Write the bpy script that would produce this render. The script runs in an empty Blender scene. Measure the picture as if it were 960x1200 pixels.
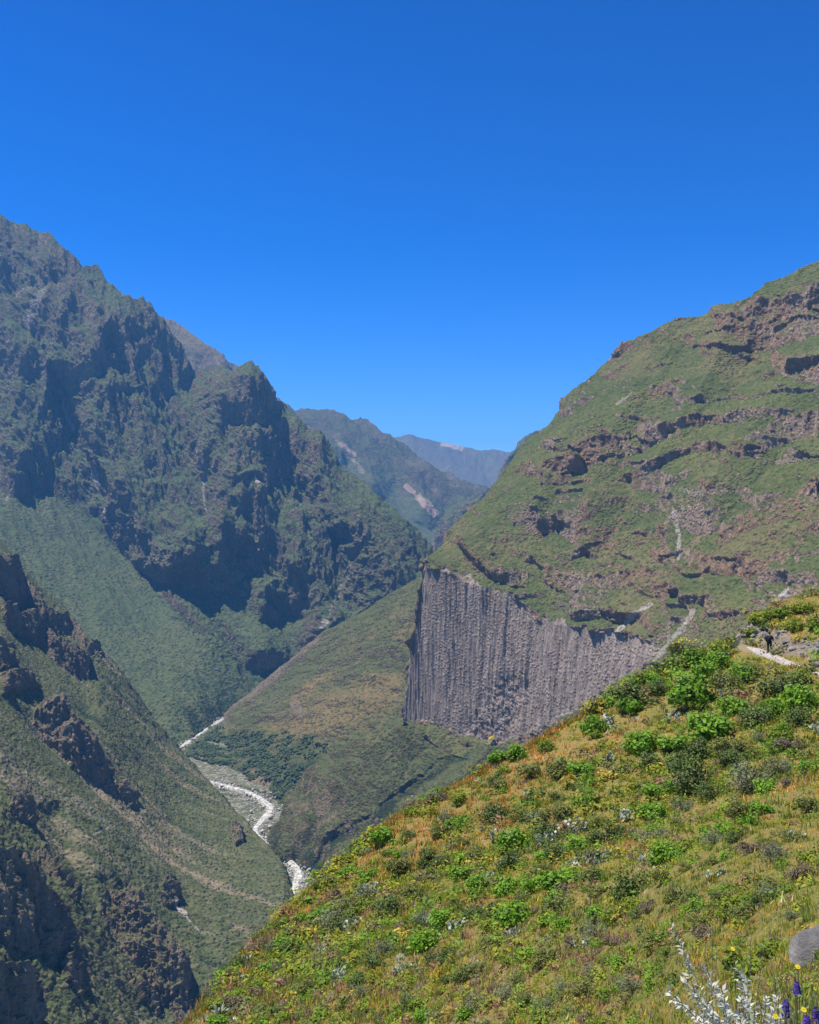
import bpy, math, random
import numpy as np
from mathutils import Vector, Matrix

random.seed(7)
RNG = np.random.default_rng(7)
F = 1159.0
C = bpy.context.scene.collection
R = math.radians

# ------------------------------------------------------------------ noise
_P = RNG.permutation(256).astype(np.int32)
_P = np.concatenate([_P, _P, _P])
_G = RNG.normal(size=(256, 3)).astype(np.float32)
_G /= np.linalg.norm(_G, axis=1)[:, None]


def gn(x, y, z):
    ix, iy, iz = np.floor(x).astype(np.int32), np.floor(y).astype(np.int32), np.floor(z).astype(np.int32)
    fx, fy, fz = (x - ix).astype(np.float32), (y - iy).astype(np.float32), (z - iz).astype(np.float32)
    ix &= 255; iy &= 255; iz &= 255
    u, v, w = (t * t * t * (t * (t * 6 - 15) + 10) for t in (fx, fy, fz))
    def g(a, b, c):
        h = _P[_P[_P[ix + a] + iy + b] + iz + c]
        q = _G[h]
        return q[..., 0] * (fx - a) + q[..., 1] * (fy - b) + q[..., 2] * (fz - c)
    def l(a, b, t): return a + (b - a) * t
    return 1.6 * l(l(l(g(0, 0, 0), g(1, 0, 0), u), l(g(0, 1, 0), g(1, 1, 0), u), v),
                   l(l(g(0, 0, 1), g(1, 0, 1), u), l(g(0, 1, 1), g(1, 1, 1), u), v), w)


def fbm(p, s, o=4, seed=0.0, gain=.5, sc=(1, 1, 1)):
    a, t, tot = 1.0, 0.0, 0.0
    k = 1.0 / s
    for i in range(o):
        d = seed * 13.7 + i * 31.3
        t = t + a * gn(p[..., 0] * k * sc[0] + d, p[..., 1] * k * sc[1] + d * 1.7, p[..., 2] * k * sc[2] - d)
        tot += a; a *= gain; k *= 2.03
    return t / tot


def ridged(p, s, o=4, seed=0.0, gain=.55, sc=(1, 1, 1)):
    """0..1, sharp crests at 1"""
    a, t, tot = 1.0, 0.0, 0.0
    k = 1.0 / s
    for i in range(o):
        d = seed * 17.1 + i * 23.9
        n = gn(p[..., 0] * k * sc[0] + d, p[..., 1] * k * sc[1] + d * 1.3, p[..., 2] * k * sc[2] - d)
        t = t + a * (1 - np.minimum(1, np.abs(n) * 1.6))
        tot += a; a *= gain; k *= 2.1
    return t / tot


def sstep(a, b, x):
    t = np.clip((x - a) / (b - a), 0, 1)
    return t * t * (3 - 2 * t)


def blur(a, n):
    for _ in range(n):
        b = a.copy()
        b[1:-1] = (a[:-2] + 2 * a[1:-1] + a[2:]) / 4
        a = b.copy()
        a[:, 1:-1] = (b[:, :-2] + 2 * b[:, 1:-1] + b[:, 2:]) / 4
    return a


def soft(a, r):
    """wide blur, three box passes of radius r"""
    for _ in range(3):
        for ax in (0, 1):
            n = a.shape[ax]; k = min(r, n // 2 - 1)
            if k < 1: continue
            p = np.concatenate([np.take(a, [0] * (k + 1), ax), a, np.take(a, [n - 1] * k, ax)], ax)
            c = np.cumsum(p, ax, dtype=np.float64)
            a = (np.take(c, range(2 * k + 1, 2 * k + 1 + n), ax) - np.take(c, range(0, n), ax)) / (2 * k + 1)
    return a


# ------------------------------------------------------------------ terrain sheets
class Sheet:
    """A hill side: cross lines of surveyed points (bearing, dip, distance) joined by plane facets,
    with a rear side, cut into a fine grid that is then eroded in world space."""

    def __init__(s, rows, x0, x1, step=1.15, back=((.02, 6), (.25, 10), (.6, 10)), backdrop=.7, smooth=0, rowstep=None, backlen=900., jag=0.):
        rowstep = rowstep or step
        top = np.array([(r[0], r[1]) for r in rows[0]], float)
        xs = np.linspace(x0, x1, 4000)
        ty = np.interp(xs, top[:, 0], top[:, 1])
        arc = np.concatenate([[0], np.cumsum(np.hypot(np.diff(xs), np.diff(ty) * .6))])
        nc = int(arc[-1] / step)
        px = np.interp(np.linspace(0, arc[-1], nc), arc, xs)
        pys, iys = [], []
        for r in rows:
            r = np.array(r, float)
            pys.append(np.interp(px, r[:, 0], r[:, 1])); iys.append(np.interp(px, r[:, 0], 1 / r[:, 2]))
        if jag: pys[0] = pys[0] + jag * fbm(np.stack([px, px * 0 + 5, px * 0], -1), 22, 4, 3, .65)
        for k in range(1, len(pys)):
            pys[k] = np.maximum(pys[k], pys[k - 1] + .4)
        PY, IY = [], []
        for k in range(len(rows) - 1):
            n = max(2, int(np.percentile(pys[k + 1] - pys[k], 80) / rowstep))
            t = np.linspace(0, 1, n, endpoint=(k == len(rows) - 2))[:, None]
            PY.append(pys[k] + (pys[k + 1] - pys[k]) * t); IY.append(iys[k] + (iys[k + 1] - iys[k]) * t)
        PY = np.vstack(PY); IY = np.vstack(IY)
        if smooth: IY = blur(IY, smooth)
        s.PX = np.tile(px, (PY.shape[0], 1)); s.PY = PY; s.Y = 1 / IY
        s.rock = np.zeros_like(PY); s.nofront = 0
        s.backlen, s.backdrop = backlen, backdrop
        s.extra = {}

    def line_dist(s, pts):
        d = np.full(s.PX.shape, 1e9)
        for (ax, ay), (bx, by) in zip(pts[:-1], pts[1:]):
            vx, vy = bx - ax, by - ay
            t = np.clip(((s.PX - ax) * vx + (s.PY - ay) * vy) / (vx * vx + vy * vy), 0, 1)
            d = np.minimum(d, np.hypot(s.PX - ax - t * vx, s.PY - ay - t * vy))
        return d

    def rib(s, pts, A, w, pw=1.0, wob=0.25):
        q = np.stack([s.PX, s.PY, s.PX * 0], -1)
        d = s.line_dist(pts) * (1 + wob * fbm(q, w * 1.2, 3, A))
        s.Y = s.Y - A * np.clip(1 - d / w, 0, 1) ** pw

    def crag(s, px, top, bot, A=0.0, rag=5.0, rk=1.0):
        """a sheer rock face between two lines"""
        x = s.PX[0]
        q = np.stack([x, x * 0 + 3, x * 0], -1)
        t = np.interp(x, px, top) + rag * fbm(q, 14, 3, top[0] * .1)
        b = np.interp(x, px, bot) + rag * fbm(q, 11, 3, bot[0] * .13)
        w = (x > px[0]) & (x < px[-1])
        ymin = np.empty(len(x))
        for j in range(len(x)):
            i = np.searchsorted(s.PY[:, j], b[j]); i = min(i, s.PY.shape[0] - 1)
            ymin[j] = s.Y[i, j]
        k = 9
        ys = np.convolve(np.pad(ymin, k, mode='edge'), np.ones(2 * k + 1) / (2 * k + 1), 'valid')
        inside = w[None, :] & (s.PY > t[None, :]) & (s.PY < b[None, :] + 3)
        h = np.clip((b[None, :] - s.PY) / np.maximum(b - t, 1)[None, :], 0, 1)
        face = ys[None, :] + h * A
        s.Y = np.where(inside, np.minimum(s.Y, face), s.Y)
        s.rock = np.maximum(s.rock, inside * rk)

    def solid(s, nb=26):
        X = (s.PX - 480) / F * s.Y; Z = -(s.PY - 600) / F * s.Y
        P = np.stack([X, s.Y, Z], -1)
        dd = np.geomspace(1, s.backlen, nb) if nb else []
        B = []
        for d in dd[::-1]:
            q = P[0].copy(); q[:, 1] += d; q[:, 2] -= s.backdrop * d * (d / (d + s.backlen * .02)); B.append(q)
        if nb:
            P = np.concatenate([np.array(B), P])
            pad = lambda a: np.concatenate([np.repeat(a[:1], nb, 0), a])
            s.rock = pad(s.rock); s.PXb = pad(s.PX); s.PYb = pad(s.PY)
        else:
            s.PXb, s.PYb = s.PX, s.PY
        s.P = P; s.nb = nb; s.damp = None
        return s

    def normals(s):
        P = s.P
        du = np.gradient(P, axis=1); dv = np.gradient(P, axis=0)
        n = np.cross(dv, du)
        n /= np.linalg.norm(n, axis=-1)[..., None] + 1e-9
        return n

    def push(s, d, sm=6, flat=0.0):
        if s.damp is not None: d = d * s.damp
        n = s.normals()
        n = np.stack([soft(n[..., i], sm) for i in range(3)], -1)
        if flat: n[..., 2] *= (1 - flat)
        n /= np.linalg.norm(n, axis=-1)[..., None] + 1e-9
        s.P = s.P + n * d[..., None]

    def build(s, name, mat, mask, kind='structure'):
        nr, nc = s.P.shape[:2]
        me = grid_mesh(name, s.P)
        at = me.attributes.new('mask', 'FLOAT_COLOR', 'POINT')
        at.data.foreach_set('color', np.clip(mask, 0, 1).astype(np.float32).reshape(-1))
        me.materials.append(mat)
        o = bpy.data.objects.new(name, me); C.objects.link(o)
        if kind: o['kind'] = kind
        return o


def grid_mesh(name, P):
    nr, nc = P.shape[:2]
    idx = np.arange(nr * nc, dtype=np.int32).reshape(nr, nc)
    q = np.stack([idx[:-1, :-1], idx[1:, :-1], idx[1:, 1:], idx[:-1, 1:]], -1).reshape(-1, 4)
    return raw_mesh(name, P.reshape(-1, 3), q, True)


def raw_mesh(name, V, Q, smooth=False):
    me = bpy.data.meshes.new(name)
    V = np.ascontiguousarray(V, np.float32); Q = np.ascontiguousarray(Q, np.int32)
    k = Q.shape[1]
    me.vertices.add(len(V)); me.vertices.foreach_set('co', V.ravel())
    me.loops.add(Q.size); me.loops.foreach_set('vertex_index', Q.ravel())
    me.polygons.add(len(Q)); me.polygons.foreach_set('loop_start', np.arange(0, Q.size, k, dtype=np.int32))
    me.update(calc_edges=True)
    if smooth: me.polygons.foreach_set('use_smooth', np.ones(len(Q), bool))
    return me


# ------------------------------------------------------------------ materials
class NT:
    def __init__(s, name):
        s.m = bpy.data.materials.new(name); s.m.use_nodes = True
        s.t = s.m.node_tree; s.t.nodes.clear()
        s.out = s.t.nodes.new('ShaderNodeOutputMaterial')

    def n(s, typ, inp=None, **kw):
        nd = s.t.nodes.new(typ)
        for k, v in kw.items(): setattr(nd, k, v)
        for k, v in (inp or {}).items():
            if hasattr(v, 'is_output') or isinstance(v, bpy.types.NodeSocket): s.t.links.new(v, nd.inputs[k])
            else: nd.inputs[k].default_value = v
        return nd

    def noise(s, vec, scale, detail=4, rough=.55, dim='3D'):
        return s.n('ShaderNodeTexNoise', {'Vector': vec, 'Scale': scale, 'Detail': detail, 'Roughness': rough}).outputs['Fac']

    def ramp(s, f, a, b):
        r = s.n('ShaderNodeMapRange', {'Value': f, 'From Min': a, 'From Max': b}, clamp=True)
        return r.outputs['Result']

    def mix(s, f, a, b, mode='MIX'):
        nd = s.t.nodes.new('ShaderNodeMix'); nd.data_type = 'RGBA'; nd.blend_type = mode
        for k, v in ((0, f), (6, a), (7, b)):
            if isinstance(v, bpy.types.NodeSocket): s.t.links.new(v, nd.inputs[k])
            else: nd.inputs[k].default_value = v if not isinstance(v, tuple) else (*v[:3], 1)
        return nd.outputs[2]

    def math(s, op, a, b=0.0):
        nd = s.n('ShaderNodeMath', {0: a, 1: b}, operation=op, use_clamp=False)
        return nd.outputs[0]

    def scale(s, vec, v):
        return s.n('ShaderNodeMapping', {'Vector': vec, 'Scale': v}).outputs[0]

    def pos(s):
        return s.n('ShaderNodeNewGeometry').outputs['Position']

    def finish(s, col, rough=.9, bump=None, bstr=.5, bdist=1.0, spec=.2, **kw):
        p = s.n('ShaderNodeBsdfPrincipled', {'Base Color': col if isinstance(col, bpy.types.NodeSocket) else (*col, 1), 'Roughness': rough, 'Specular IOR Level': spec})
        for k, v in kw.items():
            p.inputs[k.replace('_', ' ')].default_value = v
        if bump is not None:
            b = s.n('ShaderNodeBump', {'Height': bump, 'Strength': bstr, 'Distance': bdist})
            s.t.links.new(b.outputs[0], p.inputs['Normal'])
        s.t.links.new(p.outputs[0], s.out.inputs['Surface'])
        return s.m


def terrain_mat(name, unit, gA, gB, dry, rA, rB, rC, scree, scrub, tree, dots=.5, colstreak=0.0, bd=1.0):
    """unit = metres of one pixel-sized detail there"""
    t = NT(name); p = t.pos()
    at = t.n('ShaderNodeAttribute', attribute_name='mask')
    sep = t.n('ShaderNodeSeparateColor', {0: at.outputs['Color']})
    rock, scr, dr, tr = sep.outputs[0], sep.outputs[1], sep.outputs[2], at.outputs['Alpha']
    n1 = t.noise(p, 1 / (unit * 60), 6, .6); n2 = t.noise(p, 1 / (unit * 7), 5, .65); n3 = t.noise(p, 1 / (unit * 2.2), 3, .7)
    g = t.mix(t.ramp(n1, .35, .65), gA, gB)
    g = t.mix(t.math('MULTIPLY', t.ramp(n2, .45, .7), .45), g, dry)
    g = t.mix(t.ramp(t.math('ADD', dr, t.math('MULTIPLY', t.math('SUBTRACT', n2, .5), .8)), .25, .9), g, dry)
    # scattered bushes
    vo = t.n('ShaderNodeTexVoronoi', {'Vector': p, 'Scale': 1 / (unit * 3.2), 'Randomness': 1.0})
    d = t.math('MULTIPLY', t.ramp(vo.outputs['Distance'], .52, .25), t.ramp(t.math('ADD', n2, t.math('MULTIPLY', t.math('SUBTRACT', n1, .5), 1.2)), .46 - dots * .2, .60 - dots * .2))
    g = t.mix(t.math('MULTIPLY', d, dots), g, scrub)
    trn = t.ramp(t.math('ADD', tr, t.math('MULTIPLY', t.math('SUBTRACT', n3, .5), 1.1)), .35, .65)
    g = t.mix(trn, g, tree)
    ps = t.scale(p, (1, 1, .22))
    r1 = t.noise(ps, 1 / (unit * 14), 6, .65); r2 = t.noise(ps, 1 / (unit * 3), 4, .7)
    rc = t.mix(t.ramp(r1, .35, .62), rA, rB)
    rc = t.mix(t.math('MULTIPLY', t.ramp(r2, .5, .72), .6), rc, rC)
    if colstreak:
        pc = t.scale(p, (1, 1, .035))
        c1 = t.noise(pc, 1 / (unit * 5), 4, .7)
        rc = t.mix(t.math('MULTIPLY', t.ramp(c1, .45, .62), colstreak), rc, rC)
        c2 = t.noise(pc, 1 / (unit * 3.0), 3, .7)
        rc = t.mix(t.math('MULTIPLY', t.ramp(c2, .5, .36), colstreak), rc, tuple(c * .6 for c in rA))
    if colstreak:
        rc = t.mix(t.ramp(dr, .08, .3), rc, t.mix(1.0, rc, (.80, .66, .52), 'MULTIPLY'))
    rf = t.ramp(t.math('ADD', rock, t.math('MULTIPLY', t.math('SUBTRACT', n3, .5), .9)), .34, .62)
    col = t.mix(rf, g, rc)
    sf = t.ramp(t.math('ADD', scr, t.math('MULTIPLY', t.math('SUBTRACT', n3, .5), .9)), .35, .7)
    col = t.mix(sf, col, scree)
    n4 = t.noise(p, 1 / (unit * 1.3), 2, .7)
    v_ = t.math('ADD', .55, t.math('MULTIPLY', t.math('ADD', t.math('MULTIPLY', n4, .6), t.math('MULTIPLY', n3, .4)), .9))
    col = t.mix(1.0, col, t.n('ShaderNodeCombineColor', {0: v_, 1: v_, 2: v_}).outputs[0], 'MULTIPLY')
    h = t.math('ADD', t.math('MULTIPLY', n2, 1.0), t.math('MULTIPLY', n3, .6))
    if colstreak:
        hc = t.math('ADD', t.math('MULTIPLY', c1, 1.0), t.math('MULTIPLY', c2, .7))
        mh = t.n('ShaderNodeMix', {0: rf, 2: h, 3: hc}); h = mh.outputs[0]
    h = t.math('ADD', h, t.math('MULTIPLY', d, .35))
    h = t.math('ADD', h, t.math('MULTIPLY', t.math('MULTIPLY', r2, rf), .1 if colstreak else 1.0))
    return t.finish(col, .95, h, .9, unit * bd * 2.2, spec=.1)


# ------------------------------------------------------------------ hills
GR_A, GR_B, DRY = (.066, .082, .030), (.090, .098, .038), (.18, .145, .07)
RK_A, RK_B, RK_C = (.105, .082, .050), (.18, .140, .088), (.29, .24, .165)


def river_y(py, z=-600.): return -z * F / (py - 600.)


def zrow(pxs, pys, z=-607.): return [(x, y, -z * F / (y - 600.)) for x, y in zip(pxs, pys)]


def mask4(s, rock, scree=0, dry=0, tree=0):
    z = np.zeros(s.P.shape[:2])
    return np.stack([rock + z, scree + z, dry + z, tree + z], -1)


def streaks(s, lines, w):
    """narrow pale tracks of loose stones"""
    m = np.zeros(s.PX.shape)
    q = np.stack([s.PX, s.PY, s.PX * 0], -1)
    wob = 2.5 * fbm(q, 12, 3, 4)
    for pts, ww, a in lines:
        d = s.line_dist(pts) + wob
        m = np.maximum(m, a * sstep(ww, ww * .3, np.abs(d)))
    return np.concatenate([np.repeat(m[:1] * 0, s.nb, 0), m]) if s.nb else m


def craggy(s, big, amp, rockm, seed, contour=(1, 0), sharp=.55):
    """erode with ravines that run down the fall line, then break rock at ever smaller scales"""
    def pc():
        P = s.P
        c = P[..., 0] * contour[0] + P[..., 1] * contour[1]
        a = -P[..., 0] * contour[1] + P[..., 1] * contour[0]
        return np.stack([c, a * .25, P[..., 2] * .3], -1)
    r = ridged(pc(), big, 4, seed, sharp)
    s.push((r - .55) * amp * (.35 + .65 * rockm), 30)
    r = ridged(pc(), big * .30, 5, seed + 3, .62)
    s.push((r - .55) * amp * .56 * (.22 + .78 * rockm), 16)
    r = ridged(s.P, big * .11, 4, seed + 5, .62, (1, 1, .22))
    s.push((r - .5) * amp * .10 * (.10 + .90 * rockm), 10)
    r = fbm(s.P, big * .05, 4, seed + 6, .65, (1, 1, .38))
    s.push(r * amp * .05 * (.2 + .8 * rockm), 6)


def far_mountains():
    out = {}
    # farthest plateau
    s = Sheet([[(380, 545, 14500), (440, 519, 14500), (465, 513, 14500), (485, 511, 14500), (505, 517, 14500), (530, 522, 14500), (560, 527, 14500), (592, 530, 14500), (640, 526, 14500), (760, 500, 14500)],
               [(380, 640, 11500), (760, 640, 11500)]], 380, 760, 1.3, backlen=2500).solid()
    craggy(s, 900, 110, np.ones(s.P.shape[:2]) * .5, 1, (1, 0))
    sc = streaks(s, [([(520, 522), (540, 526)], 5, .9), ([(478, 540), (520, 534)], 2, .3)], 1)
    s.build('far_plateau', terrain_mat('far_plateau', 11, GR_B, DRY, DRY, RK_B, RK_B, RK_C, (.45, .36, .26), GR_A, GR_A, .3), mask4(s, .45 + .5 * fbm(s.P, 500, 4, 2), sc, .5))
    # canyon wall, far left
    s = Sheet([[(225, 440, 8600), (300, 460, 8600), (325, 467, 8500), (345, 482, 8500), (375, 486, 8400), (405, 489, 8400), (430, 494, 8300), (445, 501, 8300), (465, 517, 8200), (490, 534, 8100), (515, 547, 8000), (545, 559, 7900), (562, 568, 7800), (590, 582, 7700), (700, 620, 7500)],
               [(225, 500, 7900), (400, 520, 7700), (430, 545, 7600), (470, 575, 7400), (520, 600, 7200), (560, 602, 7100), (700, 640, 7000)],
               [(225, 720, 5600), (420, 720, 5600), (520, 720, 5600), (700, 720, 5600)]], 225, 700, 1.2, smooth=6, backlen=2000)
    s.rib([(400, 490), (430, 530), (440, 560)], 260, 26); s.rib([(450, 505), (490, 555), (500, 590)], 300, 28)
    s.rib([(500, 545), (540, 580), (550, 600)], 260, 24); s.rib([(340, 480), (390, 525)], 200, 25)
    s.solid()
    rk = sstep(30, -25, s.PYb - np.interp(s.PXb, [225, 400, 470, 520, 560, 700], [540, 530, 575, 600, 605, 640]))
    craggy(s, 520, 130, .2 + .6 * rk, 2, (.8, .6))
    sc = streaks(s, [([(400, 518), (415, 530)], 5, .7), ([(476, 568), (486, 576)], 4, .8), ([(492, 582), (510, 600)], 8, .75), ([(395, 515), (425, 550)], 5, .5)], 1)
    s.build('far_canyon_wall', terrain_mat('far_canyon_wall', 7, GR_A, GR_B, DRY, RK_A, RK_B, RK_C, (.36, .26, .19), GR_A, GR_A, .3), mask4(s, .45 * rk + .5 * fbm(s.P, 200, 4, 2), sc, .1))
    # distant spur on the right side of the canyon
    s = Sheet([[(470, 690, 5600), (500, 645, 5600), (515, 632, 5600), (523, 605, 5700), (540, 592, 5800), (560, 576, 5900), (580, 562, 6000), (592, 540, 6100), (606, 522, 6200), (622, 514, 6300), (660, 490, 6500), (760, 440, 6700)],
               [(470, 760, 4700), (760, 760, 4700)]], 470, 760, 1.2, smooth=3, backlen=2000)
    s.rib([(600, 525), (585, 560), (560, 600)], 200, 18); s.rib([(545, 590), (530, 640)], 150, 16)
    s.solid()
    craggy(s, 380, 170, np.ones(s.P.shape[:2]) * .8, 4, (.7, -.7))
    n = s.normals()
    s.build('far_spur', terrain_mat('far_spur', 5.5, GR_A, GR_B, DRY, RK_A, RK_B, RK_C, (.36, .26, .19), GR_A, GR_A, .3), mask4(s, sstep(.62, .4, n[..., 2] + .15 * fbm(s.P, 90, 3, 3)), 0, .1))
    # bare shoulder behind the big mountain
    s = Sheet([[(120, 330, 7000), (160, 355, 7000), (190, 373, 7000), (205, 381, 7000), (222, 391, 6900), (240, 405, 6800), (250, 406, 6800), (258, 418, 6700), (270, 432, 6700), (300, 452, 6600), (380, 520, 6500)],
               [(120, 560, 5700), (380, 580, 5700)]], 120, 380, 1.3, backlen=1500).solid()
    rk = sstep(.15, .75, (s.PYb - 395) / 40)
    craggy(s, 420, 150, .3 + .7 * rk, 6, (.8, .5))
    s.build('far_shoulder', terrain_mat('far_shoulder', 6, DRY, GR_B, DRY, RK_A, RK_B, RK_C, (.3, .24, .19), GR_A, GR_A, .2), mask4(s, .3 + .4 * rk, 0, 1 - rk))


def big_mountain():
    top = [(-160, 160, 5300), (-60, 214, 5100), (0, 247, 4950), (14, 252, 4950), (22, 260, 4930), (40, 266, 4900), (60, 276, 4880), (75, 288, 4850), (95, 310, 4800), (118, 324, 4780), (122, 334, 4760), (135, 341, 4740), (148, 352, 4720), (165, 355, 4700), (178, 366, 4680), (190, 380, 4660), (200, 398, 4640), (214, 423, 4600), (228, 437, 4560), (245, 434, 4540), (262, 431, 4520), (278, 431, 4500), (292, 429, 4480), (303, 432, 4470), (312, 446, 4450), (322, 466, 4420), (332, 478, 4400), (345, 490, 4350), (358, 508, 4300), (372, 504, 4250), (384, 520, 4200), (396, 543, 4120), (408, 557, 4050), (425, 573, 3950), (440, 582, 3880), (455, 594, 3800), (472, 611, 3700), (490, 630, 3600), (501, 642, 3540), (508, 665, 3500), (530, 700, 3480)]
    mid = [(-160, 520, 4250), (0, 545, 4000), (60, 580, 3950), (130, 640, 3800), (185, 690, 3650), (240, 690, 3600), (290, 725, 3480), (345, 740, 3400), (385, 742, 3360), (430, 720, 3340), (480, 700, 3340), (530, 720, 3340)]
    bot = zrow([-160, 0, 100, 200, 230, 265, 300, 340, 420, 530], [880, 872, 870, 883, 862, 838, 828, 818, 810, 806])
    s = Sheet([top, mid, bot], -160, 530, 1.05, smooth=10, backlen=1400, jag=9)
    for a in [([(0, 270), (40, 300), (60, 340), (45, 400)], 200, 46), ([(75, 294), (105, 350), (100, 410)], 210, 40), ([(148, 352), (165, 400), (150, 450)], 160, 34),
              ([(128, 372), (112, 430), (122, 500), (150, 570), (185, 640)], 260, 42), ([(128, 372), (175, 440), (205, 500)], 150, 26),
              ([(284, 446), (268, 470), (244, 530), (250, 590), (232, 650)], 300, 46), ([(300, 446), (318, 500), (300, 560), (322, 620), (345, 655)], 300, 46),
              ([(372, 504), (376, 560), (402, 610)], 250, 36), ([(440, 582), (432, 640), (414, 690), (384, 737)], 300, 38), ([(352, 610), (350, 690)], 150, 26),
              ([(170, 490), (200, 570), (225, 625)], 180, 30), ([(60, 440), (40, 500), (25, 560)], 160, 34), ([(290, 560), (270, 620), (280, 670)], 170, 30), ([(470, 615), (465, 670), (450, 700)], 190, 32),
              ([(20, 420), (10, 520)], 140, 30), ([(300, 590), (304, 650), (312, 705)], 130, 22), ([(388, 600), (380, 660), (372, 720)], 130, 20), ([(270, 560), (262, 620), (255, 660)], 120, 20), ([(150, 560), (165, 610), (200, 670)], 130, 22), ([(100, 480), (118, 540), (140, 590)], 120, 22), ([(420, 600), (450, 650), (470, 690)], 120, 20), ([(330, 500), (362, 560), (372, 600)], 130, 22), ([(215, 640), (250, 690), (300, 760)], 120, 26), ([(330, 660), (300, 700), (310, 760)], 90, 24), ([(80, 350), (70, 420)], 90, 22)]:
        s.rib(a[0], a[1] * .62, a[2] * 1.1, 1.0, .5)
    for a in [([(240, 440), (192, 470), (214, 530), (243, 560), (240, 600)], -150, 24), ([(72, 470), (104, 540), (130, 600)], -130, 22), ([(330, 490), (350, 560), (392, 640), (404, 700)], -180, 26), ([(120, 350), (85, 400), (72, 470)], -90, 22)]:
        s.rib(a[0], a[1] * .6, a[2], 1.0, .5)
    # steep foot of the crags
    s.crag([0, 10, 30, 36], [540, 548, 560, 570], [570, 590, 585, 575], 20, 5)
    s.crag([270, 300, 330, 345], [500, 500, 520, 560], [560, 575, 570, 590], 160, 8)
    s.solid()
    x, y = s.PXb, s.PYb
    foot = np.interp(x, [-160, 0, 30, 60, 100, 130, 160, 188, 215, 240, 262, 300, 330, 350, 380, 404, 430, 470, 510], [520, 545, 555, 570, 600, 632, 668, 700, 680, 640, 665, 690, 690, 700, 742, 720, 712, 690, 660])
    foot = foot + 14 * fbm(np.stack([x, y, x * 0], -1), 40, 3, 5)
    rk = sstep(10, -22, y - foot)
    rk = np.maximum(rk, .8 * sstep(26, 10, s_dist(s, [(200, 690), (245, 740), (290, 778)])))
    upper = sstep(470, 330, y - (x - 100) * .45)
    s.damp = .6 + .4 * sstep(0, 30, y - np.interp(x, [p_[0] for p_ in top], [p_[1] for p_ in top]))
    craggy(s, 300, 118, .1 + .9 * rk, 11, (.75, .66))
    s.push(fbm(s.P, 16, 3, 22) * 3.5, 5)
    n = s.normals()
    nz = n[..., 2] * .5 + blur(n[..., 2], 4) * .5
    nn = fbm(s.P, 260, 5, 9, .6)
    steep = sstep(.60, .36, nz + .28 * nn - .10 * upper)
    rock = np.maximum(rk * (-.10 + .75 * steep + .14 * upper + .5 * nn), s.rock * .8 * steep)
    rock = np.maximum(rock, sstep(.38, .2, nz) * .9)
    sc = streaks(s, [([(72, 455), (80, 490), (84, 500)], 3, .9), ([(112, 545), (118, 575)], 3, .7), ([(236, 535), (240, 560), (242, 600)], 2.6, .6), ([(75, 500), (84, 520)], 2, .5), ([(300, 575), (312, 570)], 3, .8),
                     ([(60, 630), (80, 680), (120, 720)], 6, .25), ([(20, 560), (8, 590)], 2, .5), ([(55, 345), (35, 380)], 9, .5), ([(45, 330), (20, 350)], 8, .45), ([(372, 740), (400, 690), (436, 620)], 5, .42), ([(375, 738), (383, 728)], 5, .6),
                     ([(130, 590), (133, 620)], 2, .6), ([(200, 700), (310, 800)], 2.5, .22), ([(280, 700), (350, 770)], 3, .22)], 1)
    tree = .55 * sstep(45, 5, np.abs(y - np.interp(x, [100, 200, 265, 330], [880, 862, 822, 800]))) * sstep(0, .3, fbm(s.P, 90, 3, 14) + .25)
    s.build('north_mountain', terrain_mat('north_mountain', 3.6, (.066, .092, .034), (.092, .108, .042), (.16, .14, .07), RK_A, RK_B, RK_C, (.34, .29, .25), (.03, .045, .018), (.02, .035, .013), .65), mask4(s, rock, sc, .05 + .2 * nn, tree))


def s_dist(s, pts):
    d = s.line_dist(pts)
    return np.concatenate([np.repeat(d[:1] + 0, s.nb, 0), d])


def mid_slope():
    top = [(200, 884, 2520), (215, 875, 2560), (240, 858, 2700), (268, 834, 2950), (285, 820, 2950), (300, 808, 2930), (322, 790, 2900), (345, 770, 2870), (380, 744, 2820), (430, 712, 2730), (490, 677, 2620), (520, 662, 2570), (600, 620, 2450), (760, 560, 2300)]
    bot = zrow([200, 215, 240, 280, 320, 340, 400, 760], [893, 899, 911, 922, 938, 956, 975, 1010])
    s = Sheet([top, bot], 200, 760, 1.05, smooth=3, backlen=500)
    s.rib([(470, 700), (400, 760), (350, 810), (300, 850)], 40, 45); s.rib([(500, 720), (430, 790), (400, 850)], 45, 40)
    s.solid()
    x, y = s.PXb, s.PYb
    craggy(s, 150, 34, np.ones(s.P.shape[:2]) * .55, 31, (.75, .66), .5)
    crest = s_dist(s, [(260, 838), (300, 808), (345, 770), (370, 750)])
    rk = .75 * sstep(11, 2, crest + 6 * fbm(s.P, 40, 3, 2)) + .9 * sstep(9, 3, s_dist(s, [(346, 825), (352, 838)])) + .7 * sstep(16, 4, s_dist(s, [(300, 910), (318, 925)]))
    n = s.normals(); rk = rk + .6 * sstep(.6, .35, n[..., 2])
    bench = sstep(848, 868, y - .12 * (x - 270)) * sstep(405, 360, x + (y - 850) * .2)
    tree = bench * (.38 + .7 * fbm(s.P, 50, 4, 6)) + .35 * sstep(.15, .5, fbm(s.P, 160, 4, 7))
    dry = .75 * sstep(.0, .5, fbm(s.P, 220, 4, 8)) * (1 - bench) + .7 * sstep(50, 8, s_dist(s, [(330, 865), (410, 830), (450, 810)])) * (1 - bench)
    s.build('valley_slope', terrain_mat('valley_slope', 2.6, (.070, .085, .030), (.098, .102, .040), (.19, .135, .060), RK_A, RK_B, RK_C, (.3, .26, .22), (.032, .045, .018), (.022, .040, .014), .7), mask4(s, rk, 0, dry, tree))
    return s


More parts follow.
